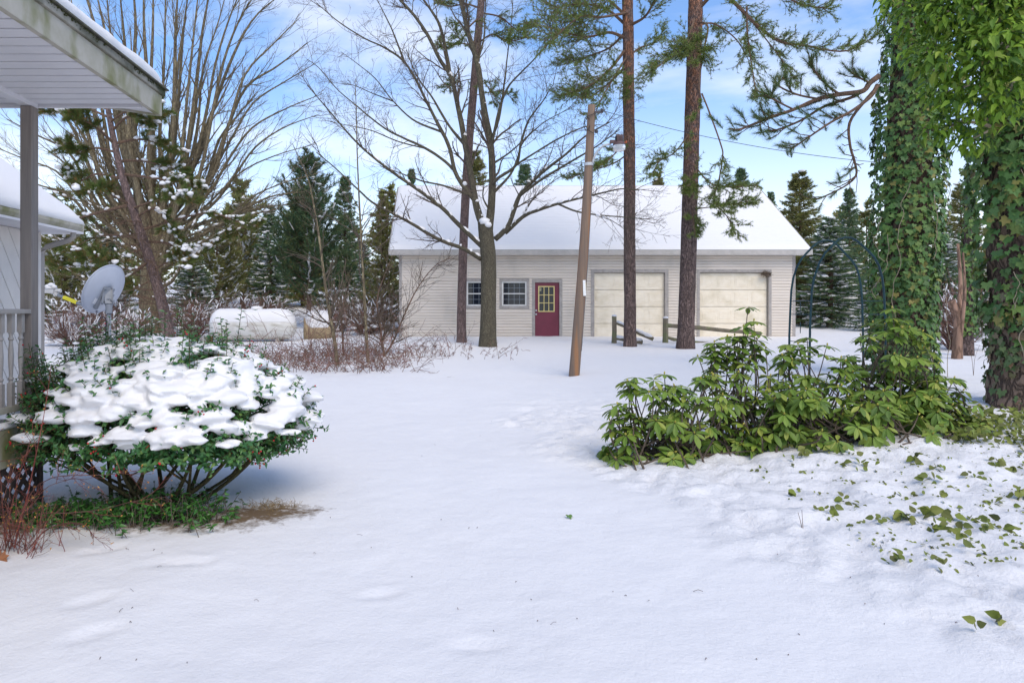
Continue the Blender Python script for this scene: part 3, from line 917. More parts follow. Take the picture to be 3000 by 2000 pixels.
# ------------------------------------------------------------------ utility pole with yard light
M['pole'] = mat_plain('weathered_pole', (.235, .155, .105), .85, col2=(.15, .11, .085), scale=7, stretch=(4, 4, .12), col3=(.34, .155, .06), scale3=3.0, stretch3=(3, 3, .16), range3=(.48, .60), amt3=.7, bump=.5, bdist=.012)
M['galv'] = mat_plain('galvanised', (.55, .56, .57), .5, .3, col2=(.45, .46, .47), scale=12)
pb, pt = D(1317, 866, 14.0), D(1359, 242, 14.0)
pb[2] = g1(pb[0], pb[1]) - .2
pl = thing('utility_pole', 'weathered leaning wooden utility pole with a yard light, standing in the snow', 'utility pole', pb)
mb = MB()
tt = np.linspace(0, 1, 24); pts = pb + (pt - pb) * tt[:, None]; pts[:, 0] += .03 * np.sin(tt * 3.1)
an = np.arange(16)
jit = .03 * fbm(np.repeat(tt[:, None], 16, 1) * 2, np.repeat(an[None, :], 24, 0) * 1.3, 2, 5) 
mb.tube(pts, .112 - .035 * tt, 16, jit=jit)
mb.build('shaft', M['pole'], pl, smooth=True)
def along(py): 
    t = (866 - py) / (866 - 242.); p = pb + (pt - pb) * t; p[0] += .03 * math.sin(t * 3.1); return p
# conduit down the right side
mb = MB(); cp = np.array([along(y) + [.10 - .03 * (866 - y) / 624, -.03, 0] for y in np.linspace(340, 790, 12)]); mb.tube(cp, .014, 6); mb.build('conduit', mat_plain('grey_conduit', (.10, .10, .11), .6), pl)
a = along(372)
arm = [a + [.07, -.05, 0], a + [.09, -.06, .10], a + [.16, -.09, .24], a + [.28, -.13, .34], a + [.42, -.16, .37]]
ar = np.array(arm); tq = np.linspace(0, 4, 17)
arm = np.stack([np.interp(tq, range(5), ar[:, i]) for i in range(3)], -1)
mb = MB(); mb.tube(arm, .022, 8); ao = mb.build('lamp_arm', M['galv'], pl, smooth=True)
mb = MB(); mb.lathe([(.094, -.03), (.094, .03), (.088, .03), (.088, -.03)], along(374), 16); mb.build('clamp_band', M['galv'], pl)
hx = arm[-1] + [.11, -.03, .0]
hd = MB()
hd.box((hx[0] - .02, hx[1] - .06, hx[2] + .02), (hx[0] + .11, hx[1] + .06, hx[2] + .16)); hd.box((hx[0] - .14, hx[1] - .035, hx[2] + .0), (hx[0] - .02, hx[1] + .035, hx[2] + .06))
hd.lathe([(.02, .03), (.10, .02), (.125, -.02), (.125, -.045), (.118, -.045), (.118, -.02), (.02, .0)], hx + [.045, 0, 0], 18)
for k in range(5):
    hd.box((hx[0] - .02 + k * .028, hx[1] - .075, hx[2] + .03), (hx[0] - .01 + k * .028, hx[1] + .075, hx[2] + .13))
ho_ = hd.build('lamp_head', mat_plain('brown_lamp_housing', (.10, .055, .055), .5, col2=(.08, .045, .045), scale=12), pl)
mb = MB(); mb.lathe([(.117, -.03), (.125, -.07), (.12, -.13), (.09, -.16), (.0, -.17)], hx + [.045, 0, 0], 18)
m, n_, l_, b_ = new_mat('ribbed_lens'); b_.inputs['Base Color'].default_value = (.75, .78, .78, 1); b_.inputs['Roughness'].default_value = .25; b_.inputs['Transmission Weight'].default_value = .5
M['lens'] = m
mb.build('lens', M['lens'], ho_, smooth=True)
mb = MB(); mb.lathe([(.012, .0), (.016, .02), (.012, .05), (0, .055)], hx + [.19, 0, .0], 8); mb.tube([hx + [.11, 0, .02], hx + [.19, 0, .01]], .012, 6); mb.build('photocell', mat_plain('orange_photocell', (.45, .10, .03), .5), ho_)
# insulator bracket and cable loop at the top
tp = along(262)
mb = MB(); mb.bar(tp + [.05, -.08, .02], tp + [.22, -.09, .02], .03, .04); mb.lathe([(.03, -.03), (.035, 0), (.03, .03), (.0, .035)], tp + [.20, -.09, .05], 10); mb.lathe([(.028, -.05), (.035, -.02), (.028, .01)], along(300) + [.11, -.06, 0], 10)
mb.build('insulator', mat_plain('dark_insulator', (.06, .05, .055), .4), pl)
mb = MB(); an = np.linspace(.6, 6.0, 18)
mb.tube(np.stack([tp[0] - .11 + .06 * np.cos(an), np.full(18, tp[1] - .10), tp[2] - .22 + .14 * np.sin(an)], -1), .009, 5)
mb.tube([tp + [.04, -.1, -.02], tp + [-.08, -.1, -.06], tp + [-.16, -.09, -.20], tp + [-.1, -.1, -.34], tp + [.02, -.11, -.42]], .008, 5)
mb.build('cable_loop', mat_plain('black_cable', (.03, .03, .03), .6), pl)
tg = along(650); mb = MB(); mb.bar(tg + [.055, -.10, -.16], tg + [.045, -.10, .16], .055, .012, (0, 1, 0)); mb.build('tag', mat_plain('white_tag', (.8, .8, .78), .5, col2=(.72, .72, .70), scale=20), pl)
tg2 = tg + [.075, -.085, .02]; mb = MB(); mb.bar(tg2 + [0, 0, -.08], tg2 + [0, 0, .09], .02, .008, (0, 1, 0)); mb.build('yellow_tag', mat_plain('yellow_tag', (.75, .55, .08), .5), pl)
# wire to the right
wa, wb = tp + [.20, -.09, .05], np.array([9.5, 13.2, 4.35])
tt = np.linspace(0, 1, 26); wp = wa + (wb - wa) * tt[:, None]; wp[:, 2] -= .35 * 4 * tt * (1 - tt) * .6
mb = MB(); mb.tube(wp, .006, 5); tag(mb.build('overhead_wire', mat_plain('dark_wire', (.05, .05, .055), .7)), 'thin dark wire sagging from the pole top toward the ivy covered trees', 'wire')

# ------------------------------------------------------------------ satellite dish
DY = 10.5
dc = P(304, 847, DY)
di = thing('satellite_dish', 'pale grey satellite dish seen from behind on a steel mast', 'satellite dish', (dc[0], DY, 0))
nrm = norm([-.86, .25, .44])
up = norm(np.array([0, 0, 1.]) - nrm * nrm[2]); sd_ = cross(nrm, up)
M['dish'] = mat_plain('dish_grey', (.46, .49, .56), .45, col2=(.42, .45, .52), scale=6)
mb = MB(); nr, na = 9, 36; ra, rb = .385, .405
V = []
for side in (0, 1):
    for i in range(nr):
        r_ = i / (nr - 1)
        for j in range(na):
            q = 2 * math.pi * j / na
            V.append(dc + sd_ * ra * r_ * math.cos(q) + up * rb * r_ * math.sin(q) + nrm * (.085 * r_ * r_ - .085 + (.012 if side else 0)))
Q = []
for side in (0, 1):
    o_ = side * nr * na
    for i in range(nr - 1):
        for j in range(na):
            a, b = o_ + i * na + j, o_ + i * na + (j + 1) % na
            Q.append((a, b, b + na, a + na) if side == 0 else (a, a + na, b + na, b))
e0, e1 = (nr - 1) * na, nr * na + (nr - 1) * na
for j in range(na): Q.append((e0 + j, e0 + (j + 1) % na, e1 + (j + 1) % na, e1 + j))
mb.add(V, Q)
rim = np.array([dc + sd_ * ra * math.cos(q) + up * rb * math.sin(q) + nrm * .004 for q in np.linspace(0, 2 * math.pi, 49)])
mb.tube(rim, .010, 6, cap=False)
mb.build('reflector', M['dish'], di, smooth=True)
def dl(a, b, c): return dc + sd_ * a + up * b + nrm * c
M['dish_metal'] = mat_plain('dish_bracket', (.22, .24, .28), .55, .0, col2=(.17, .19, .22), scale=12)
# sd_ points ... mast on the camera side
mx = P(321, 930, DY - .10)
mast_top = np.array([mx[0], DY - .12, P(0, 893, DY)[2]])
mb = MB(); mb.tube([(mx[0], DY - .12, 0), (mx[0], DY - .12, mast_top[2])], .032, 14); mb.build('mast', M['dish_metal'], di, smooth=True)
bk = MB()
bk.bar(dl(-.10, -.05, -.09), dl(.10, -.05, -.09), .05, .10, nrm); bk.bar(dl(-.09, .06, -.09), dl(-.09, -.30, -.06), .05, .06, nrm); bk.bar(dl(.07, .06, -.09), dl(.07, -.22, -.08), .04, .06, nrm)
bk.bar(dl(0, .02, -.10), mast_top + [0, 0, .0], .11, .09); bk.bar(dl(.05, .08, -.10), mast_top + [.06, 0, .02], .012, .12); bk.bar(dl(-.05, .08, -.10), mast_top + [-.06, 0, .02], .012, .12)
bk.lathe([(.05, -.13), (.05, .01), (.0, .01)], mast_top, 14)
for q in np.linspace(.3, 2.6, 6):
    bk.bar(mast_top + [.10 * math.cos(q), -.02, .10 * math.sin(q) - .02], mast_top + [.13 * math.cos(q), -.02, .13 * math.sin(q) - .04], .02, .05)
bk.build('bracket', M['dish_metal'], di, bevel=.004)
a0 = dl(.02, -.36, -.02); a1 = P(160, 860, DY - .0) ; a1[1] = DY + .30; a1 = P(163, 861, a1[1])
mb = MB(); mb.bar(a0, a1, .036, .038); arm_o = mb.build('feed_arm', M['dish_metal'], di)
b0, b1 = a0 + (a1 - a0) * .48, a0 + (a1 - a0) * .80
mb = MB(); mb.bar(b0, b1, .044, .046); mb.build('yellow_sleeve', mat_plain('yellow_sleeve', (.80, .72, .02), .5), arm_o)
mb = MB(); f0 = a1 + [-.05, 0, .05]
mb.bar(a1 - (a1 - a0) * .06, f0 + [-.03, 0, -.01], .05, .05); mb.bar(f0 + [-.10, 0, -.0], f0 + [.04, 0, -.01], .10, .075); mb.bar(f0 + [-.12, 0, .035], f0 + [.06, 0, .035], .12, .012)
mb.tube([f0 + [.02, -.01, .0], f0 + [.10, -.01, .0]], .026, 10); mb.tube([f0 + [.101, -.01, .0], f0 + [.14, -.01, .0]], .034, 10)
lnb = mb.build('feed_horn', mat_plain('lnb_white', (.62, .61, .60), .5), di, bevel=.006)
rs = np.random.default_rng(3)
def ico(sub):
    b = bmesh.new(); bmesh.ops.create_icosphere(b, subdivisions=sub, radius=1.0)
    v = np.array([x.co[:] for x in b.verts]); f = np.array([[x.index for x in q.verts] for q in b.faces]); b.free()
    return v, f
ICO1, ICO2, ICO3 = ico(1), ico(2), ico(3)
def blob(mb, c, r, ic=ICO1, amp=.25, seed=0, tint=0.0):
    v, f = ic
    r = np.broadcast_to(np.asarray(r, float), (3,))
    n = fbm(v[:, 0] * 1.7 + seed * 1.37 + v[:, 2], v[:, 1] * 1.7 - seed * .91 + v[:, 2] * 1.3, 2, seed % 1000)
    mb.add(np.asarray(c) + v * r * (1 + amp * 2 * n)[:, None], tris=f, tint=tint)
mb = MB()
for k, (dx, dz, r_) in enumerate(((-.07, .07, .05), (-.02, .09, .055), (.03, .065, .04), (-.05, .05, .06))): blob(mb, f0 + [dx, 0, dz], (r_, r_, r_ * .7), ICO2, .15, k)
mb.build('snow_cap', M['snow'], lnb, smooth=True)
st_ = dl(.0, 0, 0)
sc_ = P(270, 888, DY - .2)
q0 = [(-.17, -.22), (-.06, -.26), (-.06, -.16), (-.17, -.12)]
mb = MB()
def on_dish(a, b):
    r2 = (a / ra) ** 2 + (b / rb) ** 2
    return dl(a, b, .085 * r2 - .085 - .003)
vs_ = [on_dish(a, b) for a, b in q0]
mb.poly(vs_); mb.build('sticker', mat_plain('white_sticker', (.8, .8, .82), .5, col2=(.7, .7, .74), scale=60, stretch=(1, 1, 4)), di)
an = np.linspace(0, 2 * math.pi, 30); lc = np.array([mx[0] - .07, DY - .17, P(0, 944, DY)[2]])
mb = MB(); mb.tube(np.stack([lc[0] + .06 * np.cos(an), np.full(30, lc[1]), lc[2] + .085 * np.sin(an)], -1), .009, 6, cap=False)
mb.tube([dl(.0, -.36, -.03), lc + [-.10, 0, .13], lc + [-.03, 0, .085]], .006, 5); mb.tube([lc + [.05, 0, .05], (mx[0] - .035, DY - .15, .9), (mx[0] - .035, DY - .15, .1)], .007, 5)
mb.build('coax_cable', mat_plain('black_coax', (.03, .02, .035), .5), di)

# ------------------------------------------------------------------ tanks
M['tank'] = mat_plain('dirty_white_tank', (.66, .65, .62), .5, col2=(.55, .53, .49), scale=3, col3=(.30, .27, .20), scale3=2.0, stretch3=(1, 1, 4), range3=(.5, .72), amt3=.7)
def capsule(r_, half, n_end=7):
    pr = []
    for i in range(n_end + 1):
        a = math.pi / 2 * i / n_end; pr.append((r_ * math.sin(a), -half - r_ * .72 * math.cos(a)))
    for i in range(n_end, -1, -1):
        a = math.pi / 2 * i / n_end; pr.append((r_ * math.sin(a), half + r_ * .72 * math.cos(a)))
    return pr
TY = 24.0
tc_ = P(742, 953, TY); tc_[2] = 1.03
ta = thing('propane_tank', 'long white horizontal propane tank with a thick cap of snow', 'tank', (tc_[0], TY, .5))
ax = norm([1, .08, 0])
mb = MB(); mb.lathe(capsule(.475, 1.16), tc_, 28, ax); mb.build('shell', M['tank'], ta, smooth=True)
for s in (-1, 1):
    c = tc_ + ax * .9 * s; mb = MB(); mb.box((c[0] - .06, c[1] - .3, .3), (c[0] + .06, c[1] + .3, tc_[2] - .40)); mb.build('foot', M['trim'], ta)
mb = MB(); dcp = tc_ + [.12, -.02, .44]; mb.lathe([(.17, 0), (.20, .06), (.19, .12), (.13, .17), (0, .19)], dcp, 18); dm = mb.build('valve_dome', mat_plain('green_dome', (.02, .13, .08), .5), ta, smooth=True)
mb = MB(); blob(mb, dcp + [0, 0, .19], (.20, .20, .085), ICO2, .1, 3); mb.build('snow_cap', M['snow'], dm, smooth=True)
# snow saddle: upper shell of a slightly larger capsule
def snow_saddle(c, ax, r_, half, thick, cut, seed):
    mb = MB(); nu, nv_ = 40, 15
    U = np.linspace(-1, 1, nu); A = np.linspace(-cut, cut, nv_)
    s = cross(ax, [0, 0, 1.]); V = []
    for i, u in enumerate(U):
        for a in A:
            L_ = half + r_ * .72
            l_ = u * L_ * .995
            e = max(0, abs(l_) - half) / (r_ * .72)
            rr = r_ * math.sqrt(max(0, 1 - e * e))
            th = thick * max(0., 1 - (abs(a) / cut) ** 4) * (1 - abs(u) ** 8) * (1 + .5 * float(fbm(u * 4 + seed, a * 2, 2, seed))) + .004
            V.append(c + ax * l_ + s * math.sin(a) * (rr + th * .7) + np.array([0, 0, 1]) * (math.cos(a) * rr + th))
    iq = np.arange(nu - 1)[:, None] * nv_; jq = np.arange(nv_ - 1)[None, :]
    mb.add(V, np.stack([iq + jq, iq + nv_ + jq, iq + nv_ + jq + 1, iq + jq + 1], -1).reshape(-1, 4))
    return mb
snow_saddle(tc_, ax, .476, 1.16, .13, 1.25, 5).build('snow_layer', M['snow'], ta, smooth=True)
# second, tan tank
c2 = P(932, 968, 25.2); c2[2] = .90
t2 = thing('tan_tank', 'short tan horizontal tank heaped with snow beside the propane tank', 'tank', (c2[0], 25.2, .5))
mb = MB(); mb.lathe([(.0, -.52), (.40, -.52), (.42, -.5), (.47, -.2), (.48, 0), (.47, .2), (.42, .5), (.40, .52), (0, .52)], c2, 24, norm([1, .25, 0])); mb.build('shell', mat_plain('tan_tank', (.38, .29, .17), .7, col2=(.29, .22, .13), scale=4, bump=.2), t2, smooth=True)
snow_saddle(c2 + [.0, 0, 0], norm([1, .25, 0]), .47, .20, .22, 1.45, 8).build('snow_layer', M['snow'], t2, smooth=True)
sp = P(612, 985, 20.5); mb = MB(); mb.tube([(sp[0], 20.5, .1), (sp[0] + .02, 20.5, .78), (sp[0] + .02, 20.5, .82)], [.11, .10, .05], 8); tag(mb.build('wood_stump', M['pole'], smooth=False), 'short brown wooden stump post in front of the propane tank', 'post')

# ------------------------------------------------------------------ split rail fence
M['rail'] = mat_plain('old_rail_wood', (.20, .165, .115), .9, col2=(.13, .11, .075), scale=8, stretch=(1, 1, 1), col3=(.16, .18, .08), scale3=4, range3=(.5, .7), bump=.5)
FY = 21.0
def rail_section(label, post, rails):
    f = thing('split_rail_fence', label, 'fence', (post[0], FY, g1(post[0], FY)), 'remains of a split rail fence')
    px, ptop = post[0], post[1]
    mb = MB(); zb = g1(px, FY) - .15
    mb.tube([(px, FY, zb), (px, FY, (zb + ptop) / 2), (px, FY, ptop)], [.085, .08, .075], 7, jit=.1 * RNG.normal(size=(3, 7)))
    p_ = mb.build('post', M['rail'], f)
    mb = MB(); blob(mb, (px, FY, ptop + .01), (.085, .085, .04), ICO2, .1, 2); mb.build('snow_cap', M['snow'], p_, smooth=True)
    for a, b, r_, sn in rails:
        mb = MB(); tt = np.linspace(0, 1, 7); pp = np.asarray(a) + (np.asarray(b) - a) * tt[:, None]; pp += RNG.normal(0, .008, pp.shape)
        mb.tube(pp, r_ * (1 + .1 * RNG.normal(size=7)), 6); q = mb.build('rail', M['rail'], f)
        if sn:
            mb = MB(); tt = np.linspace(.08, .98, 14); pp = np.asarray(a) + (np.asarray(b) - a) * tt[:, None]; pp[:, 2] += r_ * 1.0
            mb.tube(pp, .055 * (1 + .2 * RNG.normal(size=14)), 7); mb.build('snow_layer', M['snow'], q, smooth=True)
p1 = D(1411, 726, FY); p2 = D(1529, 730, FY)
rail_section('left rail fence post with two snow topped rails fallen toward the pine', (p1[0], p1[2]), [
    (p1 + [0, 0, -.18], D(1500, 779, 20.3), .055, True), (p1 + [.02, 0, -.68], D(1475, 786, 20.6), .055, True)])
rail_section('right rail fence post with one straight rail running behind the rhododendron', (p2[0], p2[2]), [
    (p2 + [0, 0, -.22], D(1748, 766, FY), .065, False), (p2 + [0, .0, -.60], D(1640, 793, FY), .05, False)])

# ------------------------------------------------------------------ garden arbor
M['arbor'] = mat_plain('dark_green_tube', (.012, .055, .06), .45, .2, col2=(.01, .035, .05), scale=10)
def Z7(zx, zy, Y): return P(2200 + zx / 2.24, 600 + zy / 2.24, Y)
AY = 11.5
rear = [(250, 1180), (252, 860), (258, 700), (265, 560), (278, 480), (300, 410), (335, 350), (370, 312), (405, 275), (440, 248), (475, 235), (510, 232), (545, 245), (575, 272), (620, 322), (660, 362), (690, 405), (708, 460), (720, 520), (728, 600), (735, 800), (738, 1180)]
front = [(382, 1240), (388, 800), (394, 680), (400, 560), (415, 480), (450, 380), (490, 312), (545, 258), (580, 225), (620, 213), (660, 216), (700, 240), (735, 270), (765, 297), (810, 345), (840, 400), (862, 480), (872, 560), (880, 700), (890, 1240)]
ab = thing('garden_arbor', 'dark green tubular garden arbor with two pointed arches beside the ivy tree', 'arbor', (6.3, 11.3, .4))
pr_, pf_ = np.array([Z7(a, b, AY) for a, b in rear]), np.array([Z7(a, b, AY - .55) for a, b in front])
for pp in (pr_, pf_):
    mb = MB(); mb.tube(pp, .0175, 8); mb.build('hoop', M['arbor'], ab, smooth=True)
mb = MB()
for zz in (1.05, 1.5, 1.72):
    for sgn in (0, 1):
        def at(pp):
            h = pp[:len(pp) // 2] if sgn == 0 else pp[len(pp) // 2:]
            i = np.argmin(abs(h[:, 2] - zz)); return np.array([h[i][0], h[i][1], zz])
        mb.tube([at(pr_), at(pf_)], .007, 5)
an = np.linspace(0, 6.28, 14)
for zz in (1.28, 1.61):
    c = (pr_[2] + pf_[2]) / 2
    mb.tube(np.stack([c[0] + .1 * np.cos(an), c[1] + .2 * np.cos(an), zz + .09 * np.sin(an)], -1), .005, 4, cap=False)
mb.build('cross_bars', M['arbor'], ab)
# ------------------------------------------------------------------ vegetation helpers
M['bark_grey'] = mat_bark('grey_green_bark', (.17, .15, .10), (.115, .10, .07), (.06, .052, .04), .3, 30, .6)
M['bark_twig'] = mat_bark('twig_bark', (.15, .12, .085), (.12, .09, .07), (.08, .06, .05), .4, 30, .2)
M['bark_olive'] = mat_bark('olive_bark', (.27, .225, .135), (.20, .16, .10), (.11, .085, .06), .2, 20, .7)
M['bark_pine'] = mat_bark('pine_bark', (.27, .19, .165), (.19, .135, .12), (.085, .062, .058), .2, 30, .9, upper=(4.6, 6.6, (.42, .20, .12)))
M['bark_pine_red'] = mat_bark('pink_grey_pine_bark', (.32, .22, .20), (.23, .165, .15), (.11, .08, .075), .2, 32, .8)
M['bark_limb'] = mat_bark('limb_bark', (.22, .135, .09), (.15, .10, .072), (.09, .06, .045), .5, 25, .3)
M['red_twig'] = mat_tint('red_twig', [(.22, .05, .035), (.15, .045, .035), (.10, .045, .035)], .6)
M['brush'] = mat_tint('brush_twig', [(0.230, 0.101, 0.081), (0.162, 0.088, 0.068), (0.121, 0.074, 0.054), (0.216, 0.135, 0.095)], .8)
M['needle'] = mat_tint('pine_needles', [(0.127, 0.196, 0.052), (0.172, 0.253, 0.063), (0.241, 0.310, 0.069), (0.115, 0.161, 0.069), (0.299, 0.322, 0.081)], .6, .2, .25)
M['needle_dark'] = mat_tint('dark_needles', [(0.064, 0.127, 0.073), (0.101, 0.174, 0.091), (0.127, 0.182, 0.073), (0.155, 0.164, 0.081)], .55, .2, .3)
M['needle_left'] = mat_tint('snowy_pine_needles', [(.08, .13, .035), (.11, .16, .04), (.16, .19, .045), (.085, .12, .045), (.30, .16, .06)], .6, .2, .2)
M['spruce'] = mat_tint('spruce_needles', [(0.089, 0.165, 0.092), (0.127, 0.216, 0.115), (0.165, 0.254, 0.101), (0.216, 0.242, 0.115), (0.089, 0.151, 0.115)], .6, .2, .3)
M['spruce_olive'] = mat_tint('olive_spruce_needles', [(0.172, 0.196, 0.069), (0.230, 0.253, 0.081), (0.299, 0.299, 0.092), (0.196, 0.172, 0.081), (0.322, 0.265, 0.115)], .65, .2, .35)

def rot_about(v, axis, ang):
    axis = norm(axis); c, s = math.cos(ang), math.sin(ang)
    return v * c + cross(axis, v) * s + axis * np.dot(axis, v) * (1 - c)

def curve(pts, n):
    """smooth resample of a polyline (Catmull-Rom)"""
    pts = np.asarray(pts, float); m = len(pts)
    e = np.vstack([2 * pts[0] - pts[1], pts, 2 * pts[-1] - pts[-2]])
    t = np.linspace(0, m - 1 - 1e-6, n); i = t.astype(int); f = (t - i)[:, None]
    p0, p1, p2, p3 = e[i], e[i + 1], e[i + 2], e[i + 3]
    return .5 * (2 * p1 + (p2 - p0) * f + (2 * p0 - 5 * p1 + 4 * p2 - p3) * f ** 2 + (3 * p1 - p0 - 3 * p2 + p3) * f ** 3)

class Rnd:
    def __init__(s, seed): s.r = random.Random(seed); s.n = np.random.default_rng(seed)

def grow(mb, p, d, L, r, lvl, cfg, R_, tips=None):
    """one twig and its side twigs"""
    n = cfg['seg'][min(lvl, len(cfg['seg']) - 1)]
    p = np.asarray(p, float); d = norm(d)
    pts = [p]; dirs = []
    for i in range(n):
        d = norm(d + R_.n.normal(0, cfg['wander'], 3) + np.array([0, 0, cfg['up']]))
        p = p + d * (L / n); pts.append(p); dirs.append(d)
    rad = np.linspace(r, max(r * .35, cfg['rmin']), n + 1)
    mb.tube(pts, rad, 3 if r < .012 else (4 if r < .03 else 6), cap=False, tint=R_.r.random())
    if tips is not None and lvl >= cfg.get('tiplvl', 1):
        tips.append((pts[-1], dirs[-1]))
    if lvl < cfg['levels']:
        k = cfg['kids'][lvl]
        k = int(k * L / cfg['ref'][lvl] + R_.r.random())
        for j in range(k):
            t = R_.r.uniform(.15, .98); i = min(int(t * n), n - 1); f = t * n - i
            q = pts[i] + (pts[i + 1] - pts[i]) * f
            ax = cross(dirs[i], R_.n.normal(size=3))
            dd = rot_about(dirs[i], ax, R(R_.r.uniform(*cfg['ang'])))
            grow(mb, q, dd, L * R_.r.uniform(.3, .6) * (1.15 - .5 * t), max(rad[i] * .55, cfg['rmin']), lvl + 1, cfg, R_, tips)

def tufts(mb, C, Dr, k, L, w, spread, R_, back=.0, droop=0.0, tint=None):
    """bundles of thin needles at points C along directions Dr"""
    C = np.asarray(C, float); Dr = norm(np.asarray(Dr, float)); N = len(C)
    if N == 0: return
    nd = norm(Dr[:, None, :] + R_.n.normal(0, spread, (N, k, 3)) + np.array([0, 0, -droop]))
    base = C[:, None, :] - Dr[:, None, :] * R_.n.uniform(0, back, (N, k, 1)) if back else np.broadcast_to(C[:, None, :], (N, k, 3))
    side = norm(cross(nd, R_.n.normal(size=(N, k, 3)))) * w * .5
    ln = L * R_.n.uniform(.65, 1.1, (N, k, 1))
    v = np.stack([base - side, base + side, base + nd * ln], 2).reshape(-1, 3)
    t = R_.n.uniform(0, 1, N) if tint is None else np.broadcast_to(tint, (N,))
    tt = np.repeat(t[:, None] + R_.n.normal(0, .06, (N, k)), 3, 1).ravel()
    mb.add(v, tris=np.arange(len(v)).reshape(-1, 3), tint=np.clip(tt, 0, .999))

def limb(mw, mn, pts, r0, r1, R_, twigs=14, tl=.6, k=12, nl=.11, nw=.006, spread=.55, start=.25, dens=7, hang=.0, sub=True, fine=False, samples=None, tint=None):
    """conifer limb: tapered tube, side twigs, needle bundles along the twigs"""
    c = curve(pts, max(8, len(pts) * 4)); n = len(c)
    mw.tube(c, np.linspace(r0, r1, n), 6 if r0 > .02 else 4, cap=False, tint=R_.r.random())
    C, Dd = [], []
    for j in range(twigs):
        t = start + (1 - start) * (j + R_.r.random()) / twigs
        i = min(int(t * (n - 1)), n - 2); q = c[i]
        d0 = norm(c[i + 1] - c[i])
        s = norm(cross(d0, [0, 0, 1.])) * (1 if R_.r.random() < .5 else -1)
        d = norm(d0 * R_.r.uniform(.4, 1.0) + s * R_.r.uniform(.3, 1) + np.array([0, 0, R_.r.uniform(-.25, .45) - hang]))
        L = tl * R_.r.uniform(.5, 1.1) * (1.1 - .4 * t)
        m = 5; pp = [q]
        for a in range(m):
            d = norm(d + R_.n.normal(0, .16, 3) + [0, 0, .05 - hang * .2]); pp.append(pp[-1] + d * L / m)
            for _k in range((2 if fine else 1) if sub and a >= 1 else 0):
                s2 = norm(cross(d, R_.n.normal(size=3)))
                d2 = norm(d + s2 * R_.r.uniform(.6, 1.1)); e = pp[-1] + d2 * L * R_.r.uniform(.2, .4)
                mw.tube([pp[-1], e], [.006, .004], 3, cap=False)
                for f in np.linspace(.35, 1, max(2, dens // 3)):
                    C.append(pp[-1] + (e - pp[-1]) * f); Dd.append(d2)
            if a >= 1:
                for f in np.linspace(0, 1, max(2, dens // 3)):
                    C.append(pp[-2] + (pp[-1] - pp[-2]) * f); Dd.append(d)
        mw.tube(pp, np.linspace(max(.008, r1 * .7), .005, m + 1), 3, cap=False, tint=R_.r.random())
        C.append(pp[-1]); Dd.append(d)
    if C:
        tufts(mn, C, Dd, k, nl, nw, spread, R_, back=nl * .3, tint=tint)
    if samples is not None:
        samples.extend(zip(C, Dd))
    return c

def trunk(mb, pts, r0, r1, n=14, seed=0, rough=.07, flare=.35, m=None):
    c = curve(pts, m or max(20, len(pts) * 8)); k = len(c); t = np.linspace(0, 1, k)
    rad = r0 + (r1 - r0) * t
    h = c[:, 2] - c[0, 2]
    rad = rad * (1 + flare * np.exp(-np.maximum(h - .15, 0) / .3))
    A, T = np.meshgrid(np.arange(n), h)
    jit = rough * 2 * fbm(A * 1.1 + seed, T * 2.3, 3, seed) + rough * .6 * fbm(A * 3.1, T * 9, 2, seed + 3)
    jit[:, -1] = (jit[:, -1] + jit[:, 0]) / 2
    mb.tube(c, rad, n, jit=jit)
    return c, rad

def snow_on(ms, pts, r, R_, cover=.6, thick=.03):
    """broken ridges of snow on the upper side of a limb"""
    c = curve(pts, max(10, len(pts) * 5)); i = 0; n = len(c); rr = np.broadcast_to(r, (n,)) if np.ndim(r) == 0 else np.interp(np.linspace(0, 1, n), np.linspace(0, 1, len(r)), r)
    while i < n - 3:
        if R_.r.random() < cover:
            m = min(R_.r.randint(3, 9), n - i)
            if m >= 3:
                s = c[i:i + m].copy(); s[:, 2] += rr[i:i + m] * .8 + thick * .3
                w_ = np.sin(np.linspace(.25, math.pi - .25, m))
                ms.tube(s, (rr[i:i + m] * .6 + thick) * w_ * R_.n.uniform(.8, 1.2, m), 6)
            i += m
        i += R_.r.randint(1, 3)

